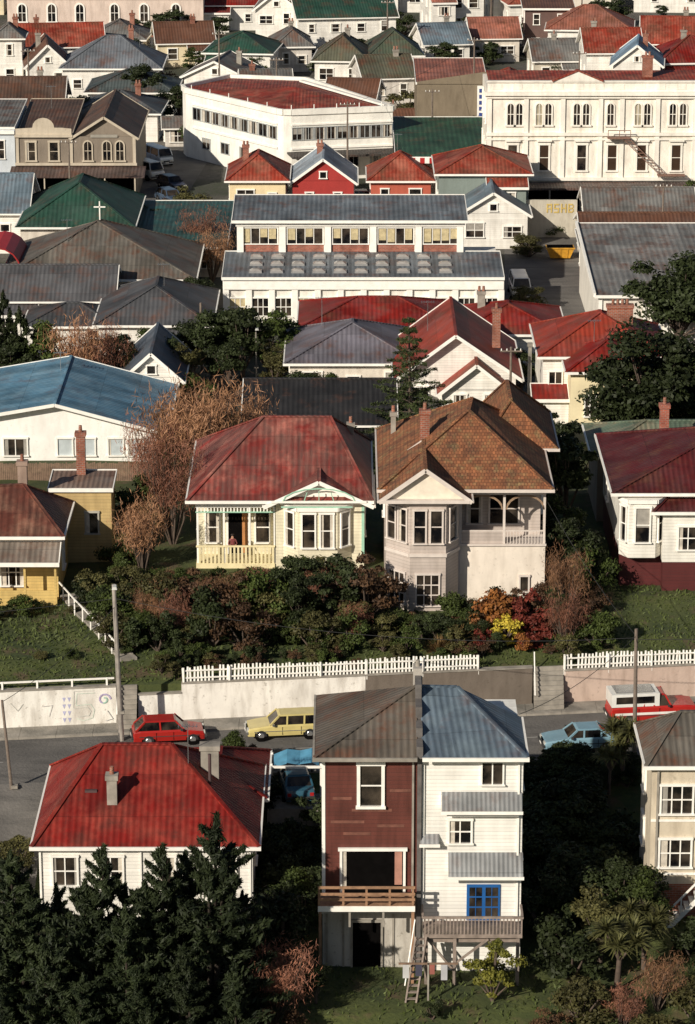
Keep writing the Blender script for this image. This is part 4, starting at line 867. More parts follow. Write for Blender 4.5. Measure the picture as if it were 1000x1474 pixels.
# ------------------------------------------------------------------ vehicles
def car(name,x,y,z,ang,col,L=4.1,W=1.62,H=1.38,belt=.86,hood=.72,ws=(.28,.40),rr=(.97,.84),kind='hatch',top=None):
    o=Obj(name,(x,y,z),ang); m=carpaint(col); tm_=carpaint(top) if top else m; w=W/2
    stt=[(1.0,.62 if kind!='van' else belt*.9,.92),(.985,belt*.95,.97),(.9,belt,1),(.7,belt,1),(ws[0]+.02,belt,1),(.12,hood+.04,.98),(.02,hood-.03,.93),(0,hood-.2,.88)]
    rings=[]
    for f,zt,k in stt:
        X=L*(.5-f); rings.append([(X,-w*k*.96,.26),(X,-w*k,.5),(X,-w*k*.97,zt-.08),(X,-w*k*.9,zt),(X,w*k*.9,zt),(X,w*k*.97,zt-.08),(X,w*k,.5),(X,w*k*.96,.26)])
    for a,b in zip(rings,rings[1:]):
        for i in range(8): j=(i+1)%8; o.poly('body',m,[a[i],b[i],b[j],a[j]])
    o.poly('body',m,rings[0]); o.poly('body',m,rings[-1][::-1])
    X=lambda f:L*(.5-f); bw=w*.88; tw=w*.74
    b=[(X(rr[0]),-bw,belt-.03),(X(ws[0]),-bw,belt-.03),(X(ws[0]),bw,belt-.03),(X(rr[0]),bw,belt-.03)]
    t=[(X(rr[1]),-tw,H-.05),(X(ws[1]),-tw,H-.05),(X(ws[1]),tw,H-.05),(X(rr[1]),tw,H-.05)]
    o.hexa('glazing',GL,b+t)
    o.hexa('cabin_roof',tm_,[(X(rr[1])-.06,-tw-.03,H-.07),(X(ws[1])+.06,-tw-.03,H-.07),(X(ws[1])+.06,tw+.03,H-.07),(X(rr[1])-.06,tw+.03,H-.07),(X(rr[1])+.05,-tw+.08,H),(X(ws[1])-.08,-tw+.08,H),(X(ws[1])-.08,tw-.08,H),(X(rr[1])+.05,tw-.08,H)])
    for i in range(4): o.beam('pillars',tm_,b[i],t[i],.09,.09)
    fs=(.5,.72) if kind!='hatch' else (.62,)
    for f in fs:
        for sg in (-1,1): o.beam('pillars',tm_,(X(f),sg*(bw+.005),belt-.03),(X(f)-.03,sg*(tw+.01),H-.05),.09,.06)
    for f in (.17,.79):
        for sg in (-1,1):
            o.cyl('wheel_arches',DK,(X(f),sg*(w-.12),.3),(X(f),sg*(w+.006),.33),.37,.37,16)
            o.cyl('wheels',TYRE,(X(f),sg*(w-.16),.3),(X(f),sg*(w+.02),.3),.3,.3,16); o.cyl('hubcaps',CHR,(X(f),sg*(w+.02),.3),(X(f),sg*(w+.035),.3),.17,.15,12)
    bm=plain('bumper',(.04,.04,.04),.5) if kind!='wagon' else CHR
    o.box('bumpers',bm,L/2-.02,L/2+.1,-w*.92,w*.92,.38,.52); o.box('bumpers',bm,-L/2-.1,-L/2+.02,-w*.92,w*.92,.38,.52)
    for sg in (-1,1):
        o.box('headlights',plain('lamp_glass',(.6,.6,.55),.15),L/2-.06,L/2+.015,sg*w*.62-.16,sg*w*.62+.16,.53,.67)
        o.box('tail_lights',plain('tail_lamp',(.4,.02,.02),.3),-L/2-.012,-L/2+.03,sg*w*.74-.1,sg*w*.74+.1,.54,.72)
        o.box('side_trim',bm,-L*.42,L*.42,sg*(w+.003)-.008,sg*(w+.003)+.008,.52,.56)
        o.box('mirrors',bm,X(ws[0])-.25,X(ws[0])-.13,sg*(w+.09)-.07,sg*(w+.09)+.05,belt,belt+.12)
        for f in (.44,.68): o.box('door_gaps',DK,X(f)-.012,X(f)+.012,sg*(w-.005)-.008,sg*(w-.005)+.008,.32,belt-.1)
    o.box('grille',DK,L/2-.03,L/2+.008,-w*.4,w*.4,.54,.66); o.box('plates',WH,L/2+.1,L/2+.108,-.2,.2,.4,.5); o.box('plates',WH,-L/2-.108,-L/2-.1,-.2,.2,.4,.5)
    if kind=='canopy':
        o.box('canopy',carpaint((.8,.79,.75)),-L/2+.05,L*.06,-w*.9,w*.9,belt+.01,H+.1)
        o.box('windows',GL,-L/2+.3,L*.0,-w*.9-.012,-w*.9-.002,belt+.2,H-.05); o.box('roof_rack',CHR,-L/2+.3,0,-w*.7,w*.7,H+.14,H+.18)
        o.box('body_stripe',carpaint((.8,.79,.75)),-L*.45,L*.25,-w-.012,-w-.004,.6,.74)
    o.finish(bevel={'body':.04,'cabin_roof':.04})
ang=math.degrees(math.atan(K))
def tc(x,t): return T(x,t,.01)
car('hatchback_car',*tc(-9.8,161.3)[:2],.01,ang,(.36,.015,.01),L=3.9,W=1.6,H=1.36)
car('station_wagon',*tc(-3.4,161.3)[:2],.01,ang+180,(.6,.5,.2),L=4.3,W=1.62,H=1.38,kind='wagon',rr=(.98,.9))
car('sedan_car',12.7,158.9,.01,ang+180,(.2,.34,.42),L=4.3,W=1.7,H=1.3,kind='sedan',rr=(.84,.72),ws=(.3,.42))
car('utility_vehicle',16.9,163.3,.01,ang,(.42,.02,.015),L=4.9,W=1.75,H=1.7,belt=1.05,hood=1.0,kind='canopy',rr=(.62,.58),ws=(.3,.37))
car('parked_car',-2.7,153.9,-.55,ang+90,(.03,.1,.15),L=3.9,W=1.6,H=1.3,kind='sedan',rr=(.84,.72))
car('van',15.1,268,.02,-88,(.7,.7,.7),L=4.4,W=1.75,H=1.85,belt=1.15,hood=1.0,kind='van',ws=(.06,.14),rr=(.995,.98))
car('van',-20.9,322,.02,-55,(.75,.75,.72),L=4.5,W=1.8,H=1.9,belt=1.15,hood=1.0,kind='van',ws=(.06,.14),rr=(.995,.98))
car('van',-20.3,330,.02,-60,(.6,.66,.72),L=4.5,W=1.8,H=1.9,belt=1.15,hood=1.0,kind='van',ws=(.06,.14),rr=(.995,.98))
car('parked_car',-18.0,316,.02,-60,(.03,.03,.05)); car('parked_car',-17.8,309,.02,-62,(.06,.09,.14)); car('parked_car',1.6,308.5,.02,5,(.5,.5,.5)); car('parked_car',-8,418,.03,0,(.1,.02,.02)); car('parked_car',16,418,.03,0,(.1,.12,.2)); car('parked_car',-6,300,.03,0,(.5,.5,.45))
o=Obj('rubbish_skip',(19.6,283,0)); YS=plain('yellow_skip_paint',(.5,.25,.02),.6,.3)
o.hexa('bin',YS,[(-.9,-.7,.15),(.9,-.7,.15),(.9,.7,.15),(-.9,.7,.15),(-1.3,-.8,1.1),(1.3,-.8,1.1),(1.3,.8,1.1),(-1.3,.8,1.1)]); o.box('rim',YS,-1.35,1.35,-.87,-.78,1.02,1.14); o.box('load',DK,-1.2,1.2,-.7,.7,1.101,1.13)
for x in (-.7,0,.7): o.beam('ribs',YS,(x*.9,-.73,.15),(x,-.84,1.1),.07,.07)
o.finish()
o=Obj('carport',(-2.6,154,0),world=True)
TP=plain('blue_tarpaulin',(.1,.3,.45),.5,.25,1.5)
xs_=[-3.9,-3.2,-2.5,-1.9,-1.5]; zs_=[1.2,1.5,1.42,1.55,1.35]
for i in range(4):
    o.poly('tarpaulin',TP,[(xs_[i],153.3,zs_[i]-.15),(xs_[i+1],153.3,zs_[i+1]-.2),(xs_[i+1],154.9,zs_[i+1]),(xs_[i],154.9,zs_[i])])
for x in (-4.0,-1.4):
    for y in (153.3,154.9): o.beam('posts',WH,(x,y,-2),(x,y,1.3),.1)
o.beam('beam',WH,(-4.3,153.2,1.15),(-1.1,153.2,1.15),.1,.12); o.beam('beam',WH,(-4.0,154.95,1.1),(-1.1,154.95,1.1),.08,.1); o.hexa('pad',CONC,[(-4.2,151.6,-1.6),(-1.2,151.6,-1.6),(-1.2,156.2,-1.6),(-4.2,156.2,-1.6),(-4.2,151.6,-.56),(-1.2,151.6,-.56),(-1.2,156.2,-.56),(-4.2,156.2,-.56)]); o.finish()

# ------------------------------------------------------------------ poles, lamps, wires
def pole(name,x,y,z0,z1,lean=0,arms=1,lamp=False,r=.13,mat=None):
    o=Obj(name,(x,y,z0)); mat=mat or POLE; h=z1-z0; tp=(lean,0,h); o.cyl('pole',mat,(0,0,-.8),tp,r,r*.68,10)
    for i in range(arms):
        zz=h-.3-i*.6; o.beam('crossarm',mat,(lean-.8,-.1,zz),(lean+.8,-.1,zz),.1,.1)
        for k in (-.7,-.3,.3,.7): o.cyl('insulators',WH,(lean+k,-.1,zz+.05),(lean+k,-.1,zz+.2),.05,.03,6)
    if lamp:
        o.beam('lamp_arm',CONC,(lean,0,h-.2),(lean+.1,-.6,h+.05),.07,.07); o.hexa('lamp_head',plain('lamp_housing',(.5,.5,.48)),[(lean-.05,-.95,h),(lean+.25,-.95,h),(lean+.22,-.5,h+.02),(lean-.02,-.5,h+.02),(lean,-.9,h+.14),(lean+.2,-.9,h+.14),(lean+.18,-.5,h+.16),(lean+.02,-.5,h+.16)])
    o.box('collar',CONC,-.17,.17,-.17,.17,1.6,1.75)
    o.finish()
pole('street_lamp',-12.35,160.0,0,9.0,-.25,0,True,.16,plain('concrete_pole',(.3,.27,.24),.9,.25))
pole('power_pole',15.5,157.6,0,7.3,-.1,0); pole('power_pole',-17.5,152.9,-1.5,5.0,-.5,0,r=.1)
pole('power_pole',-11.6,241,0,5.6,0,0); pole('street_lamp',-7.1,236,0,4.8,0,0,True,.08,CONC)
for x,y,h in ((13.8,340,12),(19,415,9),(9,330,8),(-8,352,8),(0,316,9),(-27,300,8),(29,283,7),(33,330,9),(11.9,221,7),(-36,352,9),(-15,365,9),(5,392,9),(26,350,9),(-4,425,9),(31,415,9)): pole('power_pole',x,y,0,h,0,1,r=.12)
def wire(pts):
    o=Obj('power_line',pts[0],world=True); P=[]
    p,q=Vector(pts[0]),Vector(pts[1]); n=12; sag=pts[2]
    for i in range(n+1):
        f=i/n; c=p.lerp(q,f); c.z-=sag*4*f*(1-f); P.append(c)
    for a,b in zip(P,P[1:]): o.beam('cable',BRN,a,b,.022)
    o.finish()
for w_ in [((15.4,157.6,6.9),(8.5,145,7.2),.5),((15.4,157.6,6.7),(60,163,7),.6),((-12.5,160,8.2),(15.4,157.6,6.8),1.0),((-12.5,160,8.2),(-60,154,7.5),.9),((-18,152.9,4.9),(-12.5,160,7.8),.4),((15.4,157.6,6.9),(11.5,176,9.3),.4),((-11.6,241,5.4),(-7.1,236,4.7),.2),((13.8,340,11.6),(33,330,8.6),.8),((0,316,8.7),(13.8,340,11.5),.6)]: wire(w_)
for x,y,z in ((-21,222,4.6),(-15,250,5),(6,228,7),(-8,146.5,4.3),(18,222,7),(-2,238,5),(5,310,5),(25,375,6),(-25,376,6),(-30,315,9),(28,181,10.5),(-24,263,6)):
    o=Obj('tv_aerial',(x,y,z)); o.beam('mast',CHR,(0,0,-.5),(0,0,1.8),.04); o.beam('boom',CHR,(-.5,0,1.7),(.5,0,1.7),.03)
    for k in range(6): o.beam('elements',CHR,(-.45+k*.18,-.3,1.72),(-.45+k*.18,.3,1.72),.02)
    o.finish()

# ------------------------------------------------------------------ vegetation
rng=np.random.default_rng(5)
def npmesh(name,V,Q,MI,mats):
    me=bpy.data.meshes.new(name); me.vertices.add(len(V)); me.vertices.foreach_set('co',V.astype(np.float32).ravel())
    me.loops.add(len(Q)*4); me.loops.foreach_set('vertex_index',Q.astype(np.int32).ravel()); me.polygons.add(len(Q))
    me.polygons.foreach_set('loop_start',np.arange(0,len(Q)*4,4,dtype=np.int32)); me.polygons.foreach_set('loop_total',np.full(len(Q),4,dtype=np.int32))
    for m in mats: me.materials.append(m)
    me.polygons.foreach_set('material_index',MI.astype(np.int32)); me.update(calc_edges=True); me.validate(); return me
def leafquads(P,Nn,size,asp=.6,updir=None):
    n=len(P); r=rng.normal(size=(n,3)); N=Nn+r*.75; N/=np.linalg.norm(N,axis=1)[:,None]+1e-9
    ref=rng.normal(size=(n,3)) if updir is None else np.tile(np.array(updir,float),(n,1))+rng.normal(size=(n,3))*.45
    U=np.cross(N,ref); U/=np.linalg.norm(U,axis=1)[:,None]+1e-9; Wv=np.cross(U,N)
    s=size*rng.uniform(.6,1.3,size=(n,1)); a=U*s*asp*.5; b=Wv*s*.5
    V=np.stack([P-b,P+a*.9-b*.1,P+b,P-a*.9-b*.1],1).reshape(-1,3)
    return V,np.arange(n*4).reshape(n,4)
def limb(p,q,r0,r1,n=6):
    p=np.array(p,float); q=np.array(q,float); d=q-p; d/=np.linalg.norm(d)+1e-9; a=np.cross(d,[.3,.9,.1]); a/=np.linalg.norm(a); b=np.cross(d,a)
    an=np.arange(n)*2*np.pi/n; c=np.outer(np.cos(an),a)+np.outer(np.sin(an),b)
    V=np.concatenate([p+c*r0,q+c*r1]); Q=np.array([[i,(i+1)%n,(i+1)%n+n,i+n] for i in range(n)]); return V,Q
class TB:
    def __init__(s): s.V=[];s.Q=[];s.M=[];s.n=0
    def add(s,V,Q,m): s.V.append(V); s.Q.append(Q+s.n); s.M.append(np.full(len(Q),m)); s.n+=len(V)
    def mesh(s,name,mats): return npmesh(name,np.concatenate(s.V),np.concatenate(s.Q),np.concatenate(s.M),mats)
BARK=plain('bark',(.09,.065,.05),.9,.3,3)
DBARK=plain('dark_bark',(.03,.022,.016),.95,.3,3)
def broad(lm,R0=2.2,H=5,k=26,n=7000,size=.24,base=.25):
    tb=TB(); cz=H*(base+(1-base)/2); rz=H*(1-base)/2
    cs=[]
    for i in range(k):
        d=rng.normal(size=3); d/=np.linalg.norm(d); f=rng.uniform(.4,.95); cs.append(np.array([d[0]*R0*f,d[1]*R0*f,cz+d[2]*rz*f]))
    cs=np.array(cs); rr=rng.uniform(.18,.42,size=k)*R0
    per=n//k
    for c,r in zip(cs,rr):
        d=rng.normal(size=(per,3)); d/=np.linalg.norm(d,axis=1)[:,None]; q=rng.uniform(.3,1.25,size=(per,1))**.7
        d2=d.copy(); d2[:,2]=np.abs(d2[:,2])*.6+d2[:,2]*.4
        P=c+d2*r*q*np.array([1,1,.85]); V,Q=leafquads(P,d+np.array([0,0,.35]),size); tb.add(V,Q,0)
    tb.add(*limb((0,0,-.5),(0.1,0,H*base+.2),R0*.075+.05,R0*.05+.04),1)
    for c in cs[::2]: tb.add(*limb((.1,0,H*base*.8),c,.05+R0*.015,.02,5),1)
    return tb.mesh('tree_crown',[lm,BARK])
def pine(lm,H=9,R0=2.4,n=20000,nb=105):
    # dense irregular conifer: up-swept foliage sprays all the way from ground to several leaders
    tb=TB(); tops=[np.array([0,0,H*.93])]
    for i in range(2): a=rng.uniform(0,6.28); tops.append(np.array([math.cos(a)*R0*.28,math.sin(a)*R0*.28,H*rng.uniform(.72,.84)]))
    for t in tops: tb.add(*limb((0,0,-1),t,.16,.03),1)
    per=n//nb
    for i in range(nb):
        tt=tops[int(rng.choice([0,0,1,2]))]; f=(i+.5)/nb; f=f*.98+rng.uniform(-.02,.02); f=min(max(f,.02),1.0)
        s0=tt*f; a=i*2.4+rng.uniform(-.5,.5); L=R0*(1.0-f)**.75*rng.uniform(.45,1.12)+.22
        up=L*rng.uniform(.15,.55)+.35*f
        e=s0+np.array([math.cos(a)*L,math.sin(a)*L,up]); tb.add(*limb(s0,e,.045,.015,4),1)
        t=rng.uniform(.1,1.05,size=(per,1))**.75; mid=s0+(e-s0)*t
        d=rng.normal(size=(per,3)); d/=np.linalg.norm(d,axis=1)[:,None]
        rr=(.18+.34*(1-f))*np.sqrt(np.clip(1.15-t,0.05,1))*1.15
        P=mid+d*rr*rng.uniform(.2,1.0,size=(per,1))*np.array([1,1,.9]); V,Q=leafquads(P,d+np.array([0,0,.35]),.36,.27,(math.cos(a)*.7,math.sin(a)*.7,1)); tb.add(V,Q,0)
    for t_ in tops:
        m=240; h=rng.uniform(0,1,size=(m,1)); d=rng.normal(size=(m,3))*np.array([1,1,.2]); P=t_+np.array([0,0,1.0])*(h*1.3-.7)+d*.16*(1.15-h); V,Q=leafquads(P,d,.34,.25,(0,0,1)); tb.add(V,Q,0)
    return tb.mesh('conifer_crown',[lm,DBARK])
def norfolk(lm,H=10):
    tb=TB(); tb.add(*limb((0,0,-1),(0,0,H),.2,.03),1)
    nl=12
    for i in range(nl):
        f=i/(nl-1); z=H*(.2+.78*f); L=3.6*(1-f)**1.15+.4
        for j in range(5):
            a=j*math.pi*2/5+i*.5+rng.uniform(-.1,.1); e=np.array([math.cos(a)*L,math.sin(a)*L,z+L*.1-.1]); s0=np.array([0,0,z]); tb.add(*limb(s0,e,.04,.015,4),1)
            n=int(50+L*75); t=rng.uniform(.08,1,size=(n,1))**.8; P=s0+(e-s0)*t; side=np.array([-math.sin(a),math.cos(a),0]); P=P+side*rng.normal(size=(n,1))*.15*(1.25-t)*1.6+np.array([0,0,1])*rng.uniform(-.06,.12,size=(n,1))
            V,Q=leafquads(P,np.tile(np.array([[0,0,1.]]),(n,1)),.24,.3); tb.add(V,Q,0)
    return tb.mesh('norfolk_pine_crown',[lm,BARK])
def blades(tb,c,n,L,w,droop=.5,el=(-.2,1.4)):
    for i in range(n):
        a=rng.uniform(0,6.28); e=rng.uniform(*el); l=L*rng.uniform(.7,1.1); d=np.array([math.cos(a)*math.cos(e),math.sin(a)*math.cos(e),math.sin(e)]); s=np.array([-math.sin(a),math.cos(a),0])*w/2
        p0=np.array(c); p1=p0+d*l*.55; p2=p0+d*l; p2[2]-=droop*l*.4
        V=np.array([p0-s,p0+s,p1+s,p1-s,p2+s*.2,p2-s*.2]); tb.add(V,np.array([[0,1,2,3],[3,2,4,5]]),0)
def cabbage(lm,H=3.6,heads=5):
    tb=TB(); tb.add(*limb((0,0,-.5),(0,0,H*.5),.14,.1),1)
    for i in range(heads):
        a=i*6.28/heads; c=(math.cos(a)*H*.17,math.sin(a)*H*.17,H*rng.uniform(.66,.85)); tb.add(*limb((0,0,H*.45),c,.08,.06,5),1); blades(tb,c,110,.85,.07,.6)
    return tb.mesh('cabbage_tree_crown',[lm,BARK])
def flax(lm,H=1.6):
    tb=TB(); blades(tb,(0,0,0),170,H,.07,.5,(.4,1.45)); return tb.mesh('flax_blades',[lm,BARK])
def twiggy(lm,H=6,R0=2.0,n=3800):
    tb=TB(); tips=[]
    for i in range(30):
        a=rng.uniform(0,6.28); r=R0*rng.uniform(.2,.95); m=np.array([math.cos(a)*r*.5,math.sin(a)*r*.5,H*rng.uniform(.25,.45)]); t=np.array([math.cos(a)*r,math.sin(a)*r,H*rng.uniform(.5,.95)])
        tb.add(*limb((0,0,-.3),m,.07,.045,4),1); tb.add(*limb(m,t,.045,.015,4),1); tips+= [m*.4+t*.6,t]
    tips=np.array(tips); P=tips[rng.integers(0,len(tips),n)]+rng.normal(size=(n,3))*np.array([.42,.42,.5])*R0*.4
    V,Q=leafquads(P,rng.normal(size=(n,3)),.45,.09,(0,0,1)); tb.add(V,Q,0)
    return tb.mesh('twigs',[lm,BARK])
LD=leafm('dark_foliage',(.034,.046,.016)); LG=leafm('green_foliage',(.06,.082,.02)); LY=leafm('yellow_green_foliage',(.22,.21,.035),(.1,.11,.02)); LB=leafm('brown_foliage',(.12,.065,.033),(.045,.027,.017)); LP=leafm('pine_foliage',(.028,.038,.015),(.009,.014,.007))
LO=leafm('orange_foliage',(.3,.12,.03),(.15,.05,.02)); LR=leafm('red_foliage',(.16,.03,.02),(.07,.017,.012)); LYW=leafm('yellow_flowers',(.6,.46,.06),(.3,.24,.03)); LT=leafm('twig_foliage',(.36,.19,.1),(.19,.1,.06)); LO2=leafm('olive_foliage',(.09,.084,.03))
V_={}
V_['big']=[broad(LD,3.2,7,38,11000,.3),broad(LD,3.0,7,34,10000,.3)]
V_['tree']=[broad(LG,1.9,5,28,6500,.22,.2),broad(LD,1.9,5,26,6500,.24,.2),broad(LO2,1.9,5,28,6500,.22,.2)]
V_['bush']=[broad(LG,1.25,2,18,3800,.16,.0),broad(LD,1.25,2,16,3800,.17,.0),broad(LO2,1.3,2,18,3800,.15,.0),broad(LB,1.25,2.1,18,3800,.14,.0)]
V_['dbush']=[V_['bush'][1],broad(LD,1.3,2.4,18,4200,.2,.0)]
V_['ybush']=[broad(LY,1.2,3,22,6000,.15,.0)]
V_['flower']=[broad(LYW,.8,1.2,14,2200,.12,.0),broad(LO,.8,1.2,14,2200,.13,.0),broad(LR,.8,1.2,14,2200,.13,.0)]
V_['pine']=[pine(LP),pine(LP,9,2.7),pine(LP,9,2.2)]
V_['conifer']=[pine(LD,8,1.8,9000,60)]
V_['norfolk']=[norfolk(leafm('norfolk_foliage',(.045,.06,.02)))]
V_['cab']=[cabbage(leafm('cabbage_blades',(.14,.14,.05))),cabbage(leafm('cabbage_blades2',(.11,.11,.04)),3.2,7)]
V_['flax']=[flax(leafm('flax_leaf',(.24,.15,.06)))]
V_['twig']=[twiggy(LT),twiggy(leafm('red_twigs',(.3,.13,.08),(.15,.07,.05)),6,2.2)]
NM={'big':'pohutukawa_tree','tree':'garden_tree','bush':'shrub','dbush':'shrub','ybush':'golden_shrub','flower':'flowering_shrub','pine':'pine_tree','conifer':'conifer_tree','norfolk':'norfolk_pine_tree','cab':'cabbage_tree','flax':'flax_plant','twig':'bare_tree'}
BH={'big':7,'tree':5,'bush':2.1,'dbush':2.2,'ybush':3,'flower':1.2,'pine':9.0,'conifer':8,'norfolk':10,'cab':3.5,'flax':1.5,'twig':6}
def cap(x,y):
    if not(165<y-K*x<181): return 99
    if x<-4.2 and x>-13: return 5.35+(174-y)*.326
    if x<1.9 and x>=-4.2: return 6.2+(174-y)*.32
    if x<6.4 and x>=1.9: return 3.7+(171-y)*.34
    if x<11.6 and x>=6.4: return 4.8+(172-y)*.334
    return 99
def plant(k,x,y,h,wf=1.0,z=None,v=None,name=None):
    g=gz(x,y) if z is None else z
    h2=min(h,cap(x,y)-g)
    if h2<.5: return
    wf*=(h/h2)**.6; h=h2
    me=V_[k][v if v is not None else R.randrange(len(V_[k]))]; ob=bpy.data.objects.new(name or NM[k],me); COL.objects.link(ob)
    s=h/BH[k]; ob.scale=(s*wf,s*wf*R.uniform(.85,1.1),s); ob.location=(x,y,g-.05); ob.rotation_euler=(R.uniform(-.07,.07),R.uniform(-.07,.07),R.uniform(0,6.28))
for x,y,h in ((-6.3,131.5,10.9),(-8.6,131.3,9.4),(-10.0,129.8,7.6),(-11.6,131.5,9.2),(-13.5,129.5,7.0),(-15.2,131.6,9.2),(-17.4,130,8.0),(-7.2,128.8,6.6),(-5.0,129.4,5.2),(-12.3,128.0,5.4),(-9.2,127.4,5.6),(-15.5,127.3,5.2),(-20,130,9),(-23,131,8),(-7.6,133.5,8),(-13.2,132.5,6.8),(-10.2,132.3,6.8),(-5.0,133,6.2)): plant('pine',x,y,h,1.1)
plant('tree',-3.1,135.5,5.2,1.05,v=1); plant('tree',-2.3,139.8,4.0,1,v=0); plant('twig',-3.4,132.5,3.8,1.2); plant('tree',-1.5,134.2,2.2,1.0,v=1); plant('bush',-3.6,131,2.2,1.2); plant('bush',1,130.6,1.2,1.2,v=2)
plant('ybush',6.9,134.6,3.3,1.05); plant('bush',4.0,133,1.0,1); plant('bush',-4.2,140.5,1.8,1.2)
for x,y,h,k in ((10.6,136.5,3.2,'bush'),(12.2,138.5,3.8,'tree'),(12.8,135.5,3.8,'cab'),(14.3,137.8,3.4,'cab'),(14.6,134,3.0,'twig'),(11,133,2.4,'bush'),(12.8,132.6,2.2,'twig'),(16.5,133,2.6,'bush'),(16.8,138,2.4,'bush'),(9.6,141.5,3.0,'dbush'),(14.2,140.5,4,'tree'),(18.3,136,2.3,'bush'),(13.4,142,3.8,'tree'),(9.5,132,1.4,'bush'),(15.8,130.6,2.6,'conifer'),(12.0,130.5,1.8,'bush'),(13.9,131,2,'bush'),(10.2,130.8,1.5,'dbush'),(17.8,131.5,2.5,'dbush')): plant(k,x,y,h,1.15)
for i in range(34): plant('dbush',R.uniform(9.6,14.4),R.uniform(142,153),R.uniform(1.4,3.0),1.2)
for i in range(16): x=R.uniform(9,15.5); plant('dbush',x,154.7+K*x+R.uniform(-1.5,.3),R.uniform(.8,1.5),1.4)
plant('cab',14.7,155.6,4.2,1.0,v=1); plant('cab',13.9,154.8,3.0,1.0,v=0)
plant('tree',-6.0,154.6,2.6,1.0,v=0); plant('bush',-5.2,155.2,1.6); plant('bush',-4.6,152.5,2,1.2); plant('dbush',-1.0,151,3,1.2); plant('dbush',-3.2,148.5,2.6,1.2); plant('dbush',-2.8,144.5,2.4,1.1)
for i in range(10): plant('dbush',R.uniform(-4,-1.6),R.uniform(141,151),R.uniform(1.2,2.4),1.1)
for i in range(10): plant('bush',R.uniform(-20,-15.8),R.uniform(137,148),R.uniform(1.0,2.4),1.2)
for x,y,h,k,v in ((-12.2,177,5.2,'tree',0),(-11.2,173.5,3.8,'tree',2),(-9.9,176,3.6,'tree',0),(-10.5,170,3.4,'bush',2),(-8.6,172.5,3.6,'bush',3),(-6.9,170,3.6,'bush',3),(-7.8,168,3.4,'bush',1),(-5.6,174.2,3.8,'bush',2),(-4.6,170.4,3.8,'bush',0),(-5.8,167.3,3.2,'bush',3),(-3,173.6,4.4,'tree',1),(-1.4,174.5,4.4,'bush',1),(.4,174.8,4.0,'bush',3),(-2.6,169.4,3.8,'tree',1),(-.7,171,3.6,'bush',1),(1.1,171.4,4.1,'bush',3),(2,169.3,2.5,'bush',2),(.2,167.6,2.4,'bush',0),(-1.6,167,1.8,'bush',0),(-10.7,167.2,2.4,'bush',1),(-9.4,166.3,1.8,'bush',1),(3.4,167.2,1.8,'bush',0),(5,169.5,2.2,'bush',1),(6.4,170.8,2.4,'bush',0),(7.3,168.4,1.6,'bush',1),(10.2,171.6,3.2,'bush',3),(8.8,172.6,2.8,'bush',1),(6.2,167.3,1.7,'bush',2),(12.9,172.5,4.2,'twig',0),(13.1,177.5,4.3,'tree',1),(14.6,177,3.4,'bush',0),(12.3,168,3.4,'twig',1),(12.6,180.5,5,'tree',0),(13.8,189,6.5,'tree',1),(12.4,166.7,1.7,'bush',2)):
    plant(k,x,y,h,1.0 if k!='bush' else .85,v=v)
for i in range(46): plant('bush',R.uniform(-12,3),R.uniform(167,178.5),R.uniform(1.0,2.8),1.0,v=R.choice((0,1,1,2,2,3)))
for i in range(12): plant('twig',R.uniform(-12,3),R.uniform(167.5,174),R.uniform(2.0,3.2),.9)
for i in range(30):
    x=R.uniform(3,11); y=R.uniform(167,172.3)
    if not(7.5<x<11 and y<170.8): plant('bush',x,y,R.uniform(.8,1.9),1.0,v=R.choice((0,1,1,2,3)))
for i in range(40): x=R.uniform(-10.5,12); plant('bush',x,165.1+K*x+R.uniform(0,2.2),R.uniform(.5,1.3),1.0,v=R.choice((0,1,1,2,3)))
for i in range(22): x=R.uniform(-15.2,-10.6); plant('bush',x,R.uniform(max(166.2,165+K*x+(-12-x)*2.4),178),R.uniform(.9,2.4),1.0,v=R.choice((0,1,1,2)))
for i in range(26): plant('bush',R.uniform(-27,-15),R.uniform(163.5,173.2),R.uniform(.25,.6),1.6,v=R.choice((0,1,2)))
for i in range(14): plant('bush',R.uniform(11.3,14.6),R.uniform(168,178),R.uniform(.8,2.2),1.0,v=R.choice((0,1,1,2,3)))
for i in range(12): plant('bush',R.uniform(14.5,26),R.uniform(168,175),R.uniform(.2,.5),1.5,v=R.choice((0,2,3)))
plant('flower',8.9,168.6,1.8,.9,v=0); plant('flower',10.2,170,2.4,1,v=2); plant('flower',8.0,170.6,2.4,1,v=1); plant('flax',6.2,168.0,1.7); plant('flax',7.1,169.2,1.8); plant('flower',7.7,167.8,1.2,v=2); plant('flower',9.9,167.8,1.1,v=1); plant('flower',10.8,168.6,1.7,v=2); plant('flower',9.3,170.6,2.3,v=1); plant('flax',5.2,167.3,1.3)
plant('twig',-12.4,180,5,1); plant('twig',-10.9,186,6.5,1); plant('tree',-12.8,186,4.5,1,v=0); plant('tree',-13.3,176.5,2.5,v=0); plant('bush',-18.8,172.5,1.4,1.2); plant('bush',-20.5,171.6,1.2,1.3); plant('bush',-13.8,181,2.4,1,v=0); plant('bush',-14.4,190,2.2,1.2,v=1)
